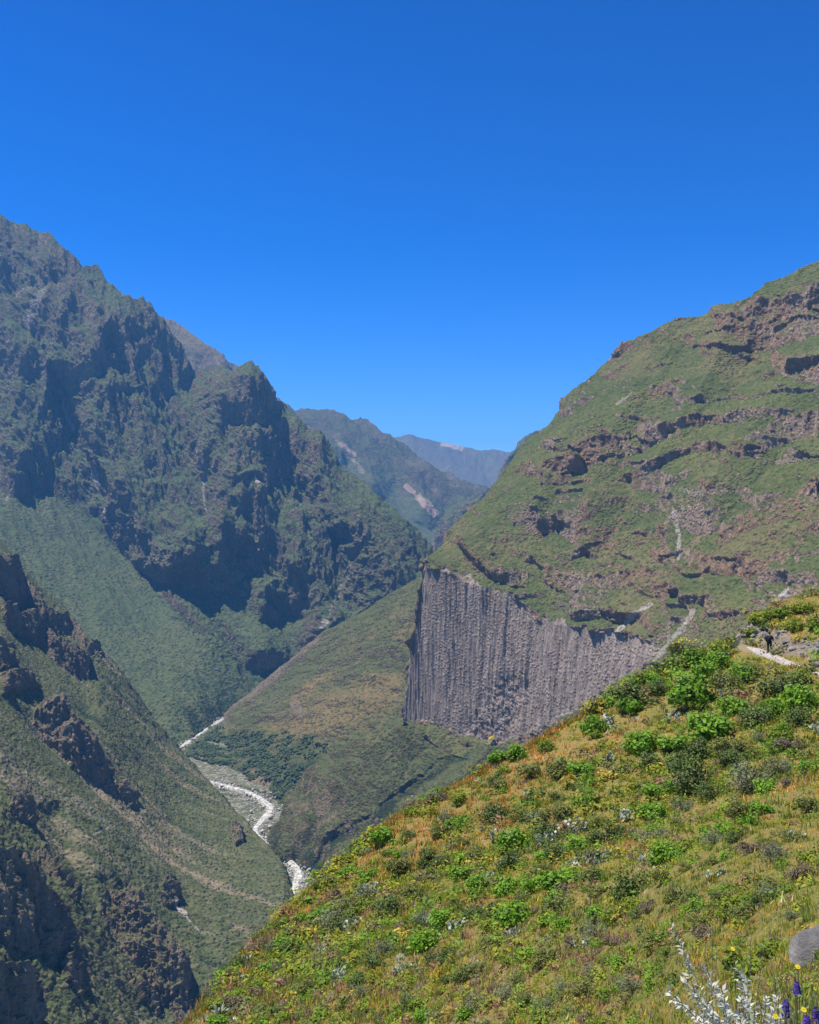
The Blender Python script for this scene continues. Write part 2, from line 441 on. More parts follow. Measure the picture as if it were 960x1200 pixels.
def low_spur():
    top = [(308, 996, 1830), (313, 984, 1850), (319, 970, 1870), (334, 938, 1900), (350, 915, 1900), (388, 885, 1870), (430, 865, 1820), (470, 851, 1790), (500, 860, 1760), (525, 864, 1720), (560, 878, 1670), (600, 882, 1600), (640, 872, 1520), (700, 850, 1440), (770, 800, 1350), (1000, 720, 1190)]
    bot = zrow([308, 328, 350, 366, 388, 500, 700, 1000], [1001, 1008, 1020, 1034, 1052, 1110, 1200, 1300])
    s = Sheet([top, bot], 308, 1000, 1.05, smooth=3, backlen=420)
    s.rib([(560, 872), (520, 905), (470, 935), (440, 965), (395, 985), (362, 1025)], -20, 12, 1.0, .6)
    s.rib([(470, 845), (400, 905), (340, 965)], 50, 50); s.rib([(600, 860), (520, 930), (440, 985)], 35, 30)
    s.rib([(390, 890), (380, 960), (350, 1010)], -20, 16)
    s.solid()
    x, y = s.PXb, s.PYb
    craggy(s, 120, 34, np.ones(s.P.shape[:2]) * .5, 41, (.8, .5), .5)
    n = s.normals(); nn = fbm(s.P, 110, 4, 6)
    rk = .5 * sstep(.62, .40, n[..., 2] + .2 * nn) + .6 * sstep(55, 15, s_dist(s, [(345, 930), (370, 950), (380, 975)])) * sstep(-.1, .25, fbm(s.P, 25, 3, 9)) + .5 * sstep(40, 10, s_dist(s, [(385, 1045), (440, 990)])) * sstep(0, .3, fbm(s.P, 20, 3, 5))
    gl = sstep(9, 2, s_dist(s, [(560, 872), (520, 905), (470, 935), (440, 965), (395, 985), (362, 1025)]) + 6 * fbm(s.P, 40, 3, 2))
    tree = .55 * gl + .5 * sstep(.05, .4, fbm(s.P, 70, 4, 13)) + .3 * sstep(960, 1010, y)
    s.build('lower_spur', terrain_mat('lower_spur', 2.0, (.066, .082, .030), (.092, .100, .038), (.17, .13, .065), RK_A, RK_B, RK_C, (.3, .26, .22), (.03, .04, .018), (.022, .036, .014), .75), mask4(s, rk, 0, .22 + .5 * fbm(s.P, 140, 4, 3), tree))
    return s


def near_left():
    top = [(-160, 490, 2700), (-60, 580, 2500), (0, 634, 2350), (12, 648, 2340), (25, 664, 2330), (45, 690, 2300), (60, 702, 2290), (82, 722, 2260), (100, 741, 2220), (114, 752, 2200), (130, 775, 2150), (165, 822, 2100), (195, 862, 2050), (215, 888, 2000), (240, 914, 1940), (262, 937, 1880), (275, 953, 1830), (300, 981, 1740), (320, 1001, 1660), (332, 1018, 1610), (338, 1040, 1560), (350, 1078, 1480)]
    bot = [(-160, 1300, 720), (0, 1300, 790), (100, 1290, 900), (200, 1270, 1042), (250, 1235, 1102), (300, 1175, 1217), (350, 1085, 1440)]
    s = Sheet([top, bot], -160, 350, 1.05, smooth=0, backlen=500)
    for a in [([(0, 705), (60, 745), (110, 800), (160, 850), (200, 900)], 45, 40), ([(0, 860), (80, 930), (160, 1000), (260, 1080)], 40, 50), ([(0, 745), (50, 810), (110, 880)], 45, 34),
              ([(0, 945), (50, 1000), (90, 1080)], 55, 46), ([(100, 1010), (160, 1040), (215, 1150)], 30, 34), ([(0, 1080), (60, 1140), (90, 1200)], 45, 50), ([(180, 1000), (205, 1040)], 20, 22)]:
        s.rib(a[0], a[1] * .6, a[2] * 1.1, 1.0, .4)
    for a in [([(0, 700), (60, 770), (105, 830)], -30, 18), ([(60, 960), (95, 1040), (130, 1100), (180, 1190)], -32, 24), ([(0, 830), (90, 900), (150, 950)], -20, 18)]:
        s.rib(*a)
    s.crag([-20, 0, 14, 26, 40, 60, 75, 90, 100, 116], [650, 655, 652, 676, 690, 712, 722, 736, 745, 756], [690, 698, 708, 706, 730, 742, 740, 754, 770, 770], 26, 5)
    s.crag([10, 24, 36, 52, 66, 82, 100, 104], [700, 718, 716, 738, 748, 752, 768, 775], [735, 742, 748, 762, 778, 786, 796, 798], 26, 4)
    s.crag([-60, -10, 0, 8, 17], [740, 750, 752, 758, 780], [790, 786, 784, 786, 786], 23, 4)
    s.crag([0, 18, 28, 36, 42], [790, 788, 788, 792, 800], [812, 812, 806, 808, 806], 23, 3)
    s.crag([38, 45, 60, 70, 80, 95, 110, 122, 134], [835, 828, 818, 816, 828, 850, 872, 905, 925], [850, 862, 876, 884, 898, 905, 915, 922, 928], 32, 5)
    s.crag([138, 145, 158], [918, 925, 935], [930, 940, 944], 17, 2)
    s.crag([8, 14, 30, 42], [938, 928, 942, 958], [948, 952, 962, 966], 20, 3)
    s.crag([40, 55, 72, 90], [985, 990, 1010, 1040], [1000, 1020, 1050, 1060], 26, 4)
    s.crag([0, 20, 40, 60, 78], [1000, 1002, 1020, 1050, 1090], [1100, 1110, 1120, 1130, 1120], 38, 8)
    s.crag([-160, -80, 0], [920, 960, 1000], [1090, 1095, 1100], 38, 8)
    s.crag([-40, 0, 20, 40, 56], [1120, 1125, 1130, 1140, 1165], [1230, 1230, 1210, 1200, 1190], 32, 6)
    s.crag([66, 74, 84, 92], [1128, 1120, 1130, 1150], [1150, 1158, 1166, 1168], 20, 4)
    s.crag([114, 122, 140, 155, 162, 172, 182, 195, 208, 220, 223], [1052, 1048, 1046, 1040, 1042, 1058, 1076, 1096, 1112, 1130, 1150], [1068, 1086, 1110, 1130, 1140, 1152, 1168, 1182, 1194, 1196, 1180], 50, 4)
    s.crag([186, 192, 200, 208], [1036, 1028, 1032, 1046], [1050, 1060, 1062, 1058], 23, 3)
    s.crag([150, 160, 178, 190], [1140, 1145, 1160, 1176], [1160, 1176, 1190, 1190], 23, 3)
    s.crag([270, 275, 284], [968, 962, 975], [976, 990, 986], 20, 2)
    s.solid()
    x, y = s.PXb, s.PYb
    q = np.stack([x, y, x * 0], -1)
    zone = np.maximum(sstep(-40, 60, (y - 930) - (x * 1.15)) * sstep(0, 60, y - 900), .0)          # broken ground low on the left
    up = sstep(45, 10, s_dist(s, [(0, 660), (60, 730), (120, 790), (170, 850)]))
    rkz = np.clip(s.rock + .32 * zone + .3 * up, 0, 1)
    P0 = s.P
    craggy(s, 95, 34, .12 + .88 * rkz, 51, (.12, 1.0), .5)
    r = ridged(s.P, 20, 4, 61, .6, (1, 1, .16)); s.push((r - .5) * 12 * (.04 + rkz), 10); s.push(fbm(s.P, 7, 3, 62) * 2.4, 4)
    n = s.normals(); nz = .5 * n[..., 2] + .5 * blur(n[..., 2], 3)
    nn = fbm(s.P, 90, 5, 5, .6)
    rock = np.maximum(s.rock * sstep(.75, .5, nz) * np.clip(.75 + 1.1 * nn, .2, 1), sstep(.62, .40, nz + .2 * nn) * (.35 + .65 * rkz))
    sc = streaks(s, [([(0, 885), (50, 915), (110, 955), (190, 1010)], 9, .38), ([(200, 1060), (222, 1082)], 3, .8), ([(190, 1050), (235, 1095)], 2.5, .5), ([(0, 905), (110, 985)], 2.2, .4), ([(130, 880), (200, 945)], 1.6, .35), ([(118, 760), (140, 790)], 5, .45),
                     ([(108, 978), (134, 968)], 1.4, .6), ([(60, 960), (72, 972), (82, 985)], 5, .45), ([(92, 1040), (108, 1082)], 1.6, .4), ([(250, 990), (330, 1060)], 2.2, .25)], 1)
    dry = .35 * nn + .35 * sstep(40, 5, s_dist(s, [(0, 890), (120, 950), (250, 1020)])) + .7 * sstep(.0, .4, fbm(np.stack([s.P[..., 1], s.P[..., 0] * .12, s.P[..., 2] * .15], -1), 45, 5, 3))
    tree = .45 * sstep(.12, .5, fbm(s.P, 80, 4, 23)) + .45 * sstep(.1, .4, fbm(np.stack([s.P[..., 1], s.P[..., 0] * .12, s.P[..., 2] * .15], -1), 38, 5, 33)) + .4 * up * sstep(0, .4, nn)
    s.build('west_slope', terrain_mat('west_slope', 1.75, (.070, .088, .032), (.098, .110, .040), (.25, .20, .125), (.14, .105, .068), (.21, .165, .112), (.31, .25, .18), (.34, .29, .25), (.045, .056, .028), (.032, .046, .02), .75), mask4(s, rock, sc, dry, tree))
    return s


def right_mountain():
    top = [(474, 842, 1800), (480, 800, 1800), (487, 735, 1800), (493, 690, 1800), (499, 664, 1800), (505, 655, 1840), (520, 636, 1880), (540, 610, 1930), (560, 590, 1960), (578, 570, 2000), (590, 550, 2020), (605, 530, 2050), (620, 516, 2080), (640, 501, 2090), (652, 485, 2090), (668, 470, 2090), (672, 458, 2080), (690, 446, 2070), (705, 430, 2050), (725, 418, 2020), (742, 400, 2000), (760, 394, 1980), (785, 378, 1950), (800, 375, 1930), (830, 368, 1900), (836, 360, 1890), (880, 346, 1850), (900, 332, 1830), (925, 324, 1800), (945, 312, 1780), (960, 306, 1760), (1000, 285, 1720), (1120, 220, 1650)]
    m1 = [(474, 842.5, 1799), (499, 664.5, 1799), (540, 640, 1840), (600, 585, 1850), (650, 545, 1850), (700, 500, 1830), (760, 470, 1800), (835, 430, 1750), (900, 425, 1680), (1000, 400, 1580), (1120, 380, 1500)]
    cl_t = [(474, 843, 1798), (499, 665, 1795), (515, 668, 1770), (530, 672, 1750), (550, 684, 1720), (580, 690, 1690), (610, 700, 1650), (640, 730, 1590), (690, 736, 1520), (740, 740, 1440), (775, 748, 1380), (800, 752, 1320), (860, 745, 1230), (960, 700, 1130), (1120, 660, 1050)]
    cl_b = [(474, 844, 1796), (480, 846, 1785), (500, 850, 1755), (520, 852, 1725), (545, 862, 1690), (575, 872, 1640), (610, 872, 1585), (640, 862, 1540), (690, 850, 1470), (740, 830, 1395), (775, 800, 1340), (800, 790, 1290), (860, 780, 1190), (960, 740, 1080), (1120, 700, 980)]
    bot = [(474, 846, 1790), (520, 880, 1690), (575, 900, 1590), (640, 900, 1480), (775, 880, 1250), (860, 880, 1080), (960, 860, 930), (1120, 850, 850)]
    s = Sheet([top, m1, cl_t, cl_b, bot], 474, 1120, 1.0, smooth=1, backlen=700, backdrop=.5)
    for a in [([(600, 540), (570, 600), (560, 630)], 30, 34), ([(680, 450), (660, 520), (630, 590)], 45, 40), ([(760, 395), (740, 470), (700, 540), (690, 600)], 45, 42), ([(960, 420), (880, 500), (820, 580)], 50, 46), ([(870, 350), (830, 440), (770, 540)], 50, 40)]:
        s.rib(*a)
    s.crag([834, 845, 870, 885, 905, 930, 960, 1000], [366, 362, 356, 352, 350, 345, 330, 320], [380, 392, 400, 412, 408, 398, 392, 380], 36, 4)
    s.crag([745, 760, 780, 800], [500, 496, 494, 498], [516, 520, 512, 506], 18, 3)
    s.crag([672, 690, 720, 740], [520, 512, 508, 505], [545, 542, 530, 520], 15, 3)
    s.crag([640, 650, 664, 680, 686], [538, 532, 530, 532, 540], [548, 552, 554, 550, 546], -10, 2)
    s.crag([905, 925, 960, 1000], [412, 416, 418, 410], [425, 440, 450, 450], 24, 4)
    s.crag([860, 890, 920, 960], [520, 505, 490, 480], [535, 530, 518, 510], 18, 4)
    s.crag([845, 870, 900, 930, 960], [615, 600, 590, 580, 560], [640, 625, 612, 605, 585], 18, 4)
    s.crag([640, 660, 690, 720, 755], [662, 668, 672, 668, 668], [680, 692, 692, 690, 680], 18, 3)
    s.crag([545, 560, 590, 620], [640, 650, 664, 672], [655, 668, 682, 688], 18, 4)
    s.crag([670, 690, 700, 715], [700, 692, 690, 690], [722, 722, 712, 704], 18, 3)
    s.crag([760, 800, 850, 900, 940], [640, 640, 655, 650, 640], [655, 660, 672, 668, 655], 18, 4)
    s.crag([880, 905, 930, 950, 960], [715, 695, 680, 672, 668], [728, 712, 700, 690, 684], 18, 3)
    s.solid()
    x, y = s.PXb, s.PYb
    q = np.stack([x, y, x * 0], -1)
    ct = np.interp(x, [474, 499, 515, 540, 560, 580, 605, 620, 645, 690, 740, 772, 800], [840, 664, 668, 668, 680, 694, 700, 722, 728, 732, 738, 752, 790]) + 24 * fbm(q, 34, 5, 8, .65)
    cb = np.interp(x, [474, 520, 545, 575, 610, 640, 690, 740, 775], [842, 850, 862, 870, 866, 850, 826, 795, 762]) + 6 * fbm(q, 14, 3, 9)
    cliff = sstep(-3, 3, y - ct) * sstep(3, -3, y - cb) * sstep(786, 770, x)
    slope = 1 - cliff
    # ledges
    P = s.P
    T = 62.0
    w = fbm(P, 260, 4, 31)
    tq = (P[..., 2] + .10 * P[..., 0] - .03 * P[..., 1] + 95 * w) / T
    fr = tq - np.floor(tq)
    lay = fbm(np.stack([P[..., 0], P[..., 1], np.floor(tq) * 400], -1), 240, 4, 33, .6)
    m = sstep(-.12, .22, lay)
    prof = np.where(fr < .3, fr / .3, 1 - (fr - .3) / .7)
    s.push(prof * 12 * m * slope, 24, .8)
    band = m * (fr < .33) * slope
    T2 = 23.0
    P = s.P
    tq = (P[..., 2] + .16 * P[..., 0] + 40 * fbm(P, 110, 3, 35)) / T2; fr2 = tq - np.floor(tq)
    lay2 = fbm(np.stack([P[..., 0], P[..., 1], np.floor(tq) * 300], -1), 90, 4, 36, .6)
    m2 = sstep(.0, .3, lay2)
    s.push(np.where(fr2 < .3, fr2 / .3, 1 - (fr2 - .3) / .7) * 5.5 * m2 * slope, 14, .8)
    band2 = m2 * (fr2 < .34) * slope
    rk0 = np.clip(s.rock + band + .7 * band2, 0, 1)
    r = ridged(s.P, 120, 4, 71, .5, (1, 1, .6)); s.push((r - .55) * 22 * slope * (.45 + .55 * rk0), 20)
    r = fbm(s.P, 30, 5, 72, .62, (1, 1, .6)); s.push(r * 8 * slope * (.3 + .7 * rk0), 12); r = ridged(s.P, 14, 4, 73, .65, (1, 1, .5)); s.push((r - .5) * 5 * slope * (.15 + .85 * rk0), 8); s.push(slope * fbm(s.P, 7, 3, 74) * 2., 5)
    # the columns: long upright ribs of several widths
    P = s.P
    u = (P[..., 0] * .6 - P[..., 1] * .8)
    lean = u + .10 * (P[..., 2] + 250)
    cc = np.stack([lean, P[..., 2] * .022, P[..., 0] * 0], -1)
    c1 = ridged(cc, 46, 2, 81, .5); c2 = ridged(cc, 17, 3, 82, .6)
    c3 = ridged(np.stack([lean, P[..., 2] * .05, P[..., 0] * 0], -1), 7, 2, 83, .6)
    blk = fbm(np.stack([lean * 1.0, P[..., 2] * .14, P[..., 0] * 0], -1), 26, 4, 84, .6)
    s.push(cliff * ((c1 - .5) * 6 + (c2 - .5) * 8 * (.7 + fbm(s.P, 90, 3, 88)) + (c3 - .5) * 5 + blk * 2.5), 12, .9)
    # fallen section near the cliff foot
    hole = sstep(34, 8, s_dist(s, [(600, 812), (570, 858)])) * cliff
    bl = fbm(s.P, 12, 4, 91, .65); s.push(hole * (bl * 6 - 2.5), 12, .9)
    n = s.normals(); nz = .5 * n[..., 2] + .5 * blur(n[..., 2], 2)
    nn = fbm(s.P, 120, 5, 25, .6, (.7, .7, 2.2))
    gp = sstep(34, 0, y - ct) * sstep(.0, .25, fbm(s.P, 28, 4, 97)) + .5 * sstep(14, 0, cb - y) * sstep(-.1, .2, fbm(s.P, 16, 3, 98))
    rock = np.maximum.reduce([cliff * (1 - .8 * np.clip(gp, 0, 1)), s.rock * sstep(.72, .45, nz) * .8, .85 * sstep(.50, .28, nz + .2 * nn), .62 * band * sstep(.66, .40, nz + .1 * nn), .5 * band2 * sstep(.66, .42, nz)])
    low = .6 * sstep(60, 15, s_dist(s, [(760, 720), (860, 680), (960, 650)])) * .35
    sl = sstep(55, 15, s_dist(s, [(800, 570), (795, 660)])) * sstep(-.1, .3, fbm(s.P, 40, 4, 6)) * .6
    rock = np.clip(rock + (low + sl) * sstep(-.1, .3, fbm(s.P, 30, 4, 2)), 0, 1)
    sc = streaks(s, [([(770, 775), (790, 745), (812, 715)], 6, .55), ([(925, 690), (905, 720)], 6, .7), ([(800, 575), (850, 575)], 7, .4), ([(795, 600), (798, 655)], 4, .55), ([(720, 745), (745, 722), (765, 708)], 4, .6), ([(930, 655), (850, 690)], 2, .35),
                     ([(740, 460), (725, 475)], 4, .5), ([(870, 365), (905, 390)], 6, .35), ([(612, 720), (612, 780)], 4, .35), ([(575, 868), (600, 830)], 9, .4)], 1)
    dryn = .2 * slope + slope * sstep(-.1, .4, fbm(s.P, 150, 5, 44, .6)) * .4
    mtl = terrain_mat('east_mountain', 1.7, (.064, .086, .027), (.098, .112, .034), (.18, .145, .065), (.175, .134, .104), (.265, .207, .165), (.40, .32, .26), (.36, .31, .27), (.04, .05, .02), (.03, .042, .017), .6, .55)
    s.build('east_mountain', mtl, mask4(s, rock, sc, dryn, .35 * sstep(.1, .5, fbm(s.P, 60, 4, 46)) * (1 - rock)))
    return s


def river_and_floor():
    # bed
    cl = [(330, 822), (300, 826), (275, 835), (258, 844), (240, 855), (222, 868), (203, 881), (192, 890), (196, 898), (215, 905), (238, 913), (262, 919), (285, 925), (305, 934), (319, 945), (308, 960), (297, 973), (306, 985), (327, 998), (345, 1012), (352, 1022), (346, 1037), (347, 1056), (354, 1090), (352, 1150), (345, 1250), (330, 1330)]
    w = np.array([(( x - 480) / F * river_y(y), river_y(y)) for x, y in cl])
    t = np.linspace(0, len(w) - 1, 900)
    cx = np.interp(t, range(len(w)), w[:, 0]); cy = np.interp(t, range(len(w)), w[:, 1])
    for _ in range(60):
        cx[1:-1] = (cx[:-2] + 2 * cx[1:-1] + cx[2:]) / 4; cy[1:-1] = (cy[:-2] + 2 * cy[1:-1] + cy[2:]) / 4
    dx, dy = np.gradient(cx), np.gradient(cy); L = np.hypot(dx, dy); nx, ny = -dy / L, dx / L
    def ribbon(name, half, z, mat, jig, seed, nu=24):
        u = np.linspace(-1, 1, nu)[:, None]
        q = np.stack([cx, cy, cx * 0 + seed], -1)
        hl = half * (1 + jig * fbm(q, 70, 4, seed)); hr = half * (1 + jig * fbm(q, 70, 4, seed + 2))
        off = np.where(u < 0, u * hl, u * hr)
        P = np.stack([cx + nx * off, cy + ny * off, z + cx * 0 + off * 0], -1)
        P[..., 2] += .9 * fbm(P, 14, 4, seed) * (1 - np.abs(u) ** 4) - 5 * np.abs(u) ** 6
        me = grid_mesh(name, P); me.materials.append(mat)
        o = bpy.data.objects.new(name, me); C.objects.link(o); o['kind'] = 'structure'
        return P
    t1 = NT('gravel'); p = t1.pos()
    c = t1.mix(t1.ramp(t1.noise(p, .09, 6, .7), .4, .62), (.20, .175, .14), (.42, .385, .34))
    c = t1.mix(t1.ramp(t1.noise(p, .03, 4, .6), .56, .64), c, (.10, .11, .05))
    gm = t1.finish(c, .9, t1.noise(p, .2, 5, .7), .8, 3)
    ribbon('gravel_bank', 11, -602.5, gm, .9, 3)
    t2 = NT('river_water'); p = t2.pos()
    foam = t2.ramp(t2.noise(p, .11, 6, .7), .36, .56)
    c = t2.mix(foam, (.14, .14, .09), (.62, .61, .56))
    wm = t2.finish(c, .35, t2.noise(p, .25, 5, .7), .7, 2, spec=.5)
    ribbon('river', 7, -600.3, wm, .75, 7, 14)
    t3 = NT('valley_floor'); p = t3.pos()
    c = t3.mix(t3.ramp(t3.noise(p, .02, 6, .7), .4, .6), (.055, .07, .028), (.13, .125, .07))
    c = t3.mix(t3.ramp(t3.noise(p, .12, 5, .7), .50, .60), c, (.26, .24, .205))
    fm = t3.finish(c, .95, t3.noise(p, .15, 5, .7), .8, 3)
    P = np.stack(np.meshgrid(np.linspace(-14000, 14000, 60), np.linspace(-2500, 24000, 60), indexing='xy') + [np.full((60, 60), -605.0)], -1)
    me = grid_mesh('ground', P[::-1]); me.materials.append(fm)
    o = bpy.data.objects.new('ground', me); C.objects.link(o); o['kind'] = 'structure'
    # boulders strewn along the water
    n = 2600
    i = RNG.integers(0, 900, n); off = RNG.normal(0, 17, n); sz = RNG.gamma(2.0, .5, n) + .5
    cen = np.stack([cx[i] + nx[i] * off, cy[i] + ny[i] * off, -601.5 + sz * .1], -1)
    t4 = NT('river_boulder'); p = t4.pos()
    bm = t4.finish(t4.mix(t4.noise(p, .3, 3), (.28, .25, .22), (.62, .59, .54)), .9)
    scatter_blobs('river_boulders', cen, sz, bm, .8)
    # riverside trees seen as one scrub wood
    return cx, cy, nx, ny


ICO = None


def ico():
    global ICO
    if ICO is None:
        import bmesh
        b = bmesh.new(); bmesh.ops.create_icosphere(b, subdivisions=1, radius=1.0)
        ICO = (np.array([v.co[:] for v in b.verts]), np.array([[v.index for v in f.verts] for f in b.faces])); b.free()
    return ICO


def scatter_blobs(name, cen, sz, mat, squash=1.0, rough=.45, flat=True):
    v, f = ico()
    n = len(cen)
    V = v[None] * (1 + rough * (RNG.random((n, len(v), 1)) - .5)) * sz[:, None, None] * np.array([1, 1, squash])
    V = V * RNG.uniform(.6, 1.35, (n, 1, 3))
    V = V + cen[:, None]
    Fq = f[None] + (np.arange(n) * len(v))[:, None, None]
    me = raw_mesh(name, V.reshape(-1, 3), Fq.reshape(-1, 3)); me.materials.append(mat)
    o = bpy.data.objects.new(name, me); C.objects.link(o); o['kind'] = 'stuff'
    return o


def wood_on(name, s, sel, n, size, mat):
    """shrub wood over a chosen stretch of a hill, too dense to count"""
    idx = np.argwhere(sel)
    k = RNG.integers(0, len(idx), n)
    p = s.P[idx[k, 0], idx[k, 1]] + RNG.normal(0, 1.5, (n, 3)) * [1, 1, 0]
    sz = size * (.5 + RNG.random(n))
    p[:, 2] += sz * .3
    return scatter_blobs(name, p, sz, mat, .85, .6)


far_mountains()
big_mountain()
DS = mid_slope()
LS = low_spur()
ES = near_left()
FS = right_mountain()
RV = river_and_floor()

tm = NT('riverside_scrub'); _p = tm.pos()
scrubm = tm.finish(tm.mix(tm.ramp(tm.noise(_p, .05, 3), .35, .65), (.035, .055, .02), (.07, .095, .033)), .95)
x, y = DS.PXb, DS.PYb
sel = (y > 852 + .15 * (x - 250) + 14 * fbm(DS.P, 60, 3, 2)) & (x < 392 - (y - 860) * .3) & (DS.P[..., 2] > -604) & (np.arange(y.shape[0])[:, None] > DS.nb)
rd = np.full(y.shape, 1e9)
for q_ in range(0, 900, 6): rd = np.minimum(rd, np.hypot(DS.P[..., 0] - RV[0][q_], DS.P[..., 1] - RV[1][q_]))
sel &= (rd > 30) & (fbm(DS.P, 45, 4, 12) > -.08)
wood_on('riverside_scrub', DS, sel, 2600, 3.4, scrubm)

# ------------------------------------------------------------------ foreground spur
def foreground():
    crest = [(150, 1290, 42), (200, 1228, 45), (225, 1192, 48), (250, 1158, 51), (280, 1124, 55), (310, 1095, 59), (345, 1057, 63), (400, 1011, 67), (450, 968, 70), (520, 928, 74), (600, 884, 78), (660, 848, 81), (700, 828, 83), (740, 800, 86), (760, 788, 88), (800, 772, 91), (835, 762, 94), (858, 755, 96), (868, 742, 97), (880, 728, 96.5), (900, 713, 96), (930, 699, 97), (960, 688, 98), (1000, 672, 99), (1130, 625, 104)]
    up = [(150, 1291, 41.8), (200, 1229, 44.8), (345, 1059, 62.5), (450, 971, 69.5), (600, 888, 77.5), (700, 833, 82.4), (760, 795, 87), (835, 766, 92.5), (858, 757, 92.5), (868, 754, 92.0), (885, 757, 90.5), (903, 763.5, 88.2), (920, 771, 85.6), (938, 778, 82.6), (955, 785, 79.6), (990, 800, 75), (1130, 860, 62)]
    lo = [(150, 1293, 41.5), (200, 1231, 44.5), (345, 1062, 61.8), (450, 976, 68.7), (600, 896, 76.2), (700, 845, 80.5), (760, 806, 84.5), (835, 774, 90), (868, 762, 90.4), (885, 765, 88.6), (903, 772, 86.2), (920, 780, 83.4), (938, 787, 80.4), (955, 794, 77.4), (990, 810, 72.5), (1130, 876, 58)]
    m1 = [(150, 1310, 38), (200, 1280, 38), (280, 1190, 47), (345, 1130, 52), (450, 1060, 55), (600, 1000, 57), (750, 960, 56), (900, 930, 52), (1000, 930, 47), (1130, 950, 38)]
    m2 = [(150, 1400, 31), (200, 1380, 31), (345, 1260, 33), (500, 1230, 27), (650, 1225, 19.5), (750, 1225, 14.5), (850, 1225, 9.5), (960, 1225, 7), (1130, 1225, 4.8)]
    s = Sheet([crest, up, lo, m1, m2], 150, 1130, 1.5, smooth=2)
    s.solid(0)
    P = s.P
    # rear side and the ground beneath the viewer, continued in plan
    nb = 30
    B = []
    for d in np.geomspace(.3, 160, nb)[::-1]:
        q = P[0].copy(); q[:, 1] += d; q[:, 2] -= d * .95 * ((d + .3) / (d + 1.)); B.append(q)
    last = P[-1]; Fr = []
    X5 = np.interp(s.PX[0], [150, 500, 850, 960, 1130], [-40, -16, -1, 2.5, 9])
    for t in np.linspace(0, 1, 36)[1:]:
        q = last * (1 - t)
        q[:, 0] += X5 * t; q[:, 1] += -14 * t
        zt = np.where(X5 < 0, -1.9 + .52 * X5, -1.9 + .35 * X5)
        q[:, 2] += zt * t
        Fr.append(q)
    s.nb = nb
    s.P = np.concatenate([np.array(B), P, np.array(Fr)])
    s.PXb = np.concatenate([np.repeat(s.PX[:1], nb, 0), s.PX, np.repeat(s.PX[-1:], 35, 0)])
    s.PYb = np.concatenate([np.repeat(s.PY[:1], nb, 0), s.PY, np.repeat(s.PY[-1:], 35, 0) + np.arange(1, 36)[:, None]])
    s.nfront = 35
    P = s.P
    trail = sstep(5, 2, np.abs(s.PYb - np.interp(s.PXb, [868, 885, 903, 938, 990, 1130], [758, 761, 768, 783, 805, 868]))) * (s.PXb > 862)
    amp = np.clip(P[..., 1] / 60, .12, 1) * (1 - trail)
    P[..., 2] += amp * (.9 * fbm(P, 9, 4, 3) + .14 * ridged(P, 2.6, 3, 4) - .07)
    cut = sstep(16, 6, np.abs(s.PYb - np.interp(s.PXb, [862, 880, 903, 930, 960, 1130], [744, 742, 750, 757, 762, 800]))) * (s.PXb > 860)
    P[..., 2] += cut * .5 * (ridged(P, 1.2, 3, 9) - .5)
    t = NT('hill_ground'); p = t.pos()
    at = t.n('ShaderNodeAttribute', attribute_name='mask'); sep = t.n('ShaderNodeSeparateColor', {0: at.outputs['Color']})
    n1 = t.noise(p, .12, 5, .6); n2 = t.noise(p, 1.4, 5, .65); n3 = t.noise(p, 9, 3, .6)
    c = t.mix(t.ramp(n1, .35, .65), (.19, .18, .04), (.34, .19, .07))
    c = t.mix(t.ramp(n2, .45, .62), c, (.16, .18, .035))
    c = t.mix(t.math('MULTIPLY', t.ramp(n2, .42, .3), .7), c, (.24, .16, .115))
    c = t.mix(t.math('MULTIPLY', t.ramp(n3, .5, .7), .5), c, (.36, .20, .10))
    rk = t.mix(t.ramp(t.noise(p, 1.1, 5, .7), .35, .62), (.14, .115, .095), (.30, .255, .215))
    c = t.mix(t.ramp(t.math('ADD', sep.outputs[0], t.math('MULTIPLY', t.math('SUBTRACT', n2, .5), .8)), .35, .6), c, rk)
    c = t.mix(sep.outputs[1], c, (.30, .25, .19))
    n5 = t.noise(p, 16, 3, .7)
    c = t.mix(t.ramp(n5, .52, .66), c, (.10, .12, .03)); c = t.mix(t.ramp(n5, .46, .34), c, (.40, .29, .12))
    h = t.math('ADD', t.math('ADD', n2, t.math('MULTIPLY', n3, .4)), t.math('MULTIPLY', n5, .5))
    m = t.finish(c, .95, h, .9, .25, spec=.1)
    s.build('hill', m, mask4(s, np.maximum(cut * .85, 0), trail * .7))
    s.trail, s.cut = trail, cut
    return s


GS = foreground()
GF = GS.P.reshape(-1, 3)
_vy = np.maximum(GF[:, 1], .5)
GPX, GPY = 480 + F * GF[:, 0] / _vy, 600 - F * GF[:, 2] / _vy
_front = np.zeros(GS.P.shape[:2], bool); _front[GS.nb:] = True; _front = _front.reshape(-1) & (GF[:, 1] > 3)


def ground_at(px, py):
    d = (GPX - px) ** 2 + (GPY - py) ** 2 + np.where(_front, 0, 1e9)
    return Vector(GF[int(np.argmin(d))])


def ground_xy(x, y):
    d = (GF[:, 0] - x) ** 2 + (GF[:, 1] - y) ** 2
    k = np.argsort(d)[:4]
    return float(GF[k, 2].mean())


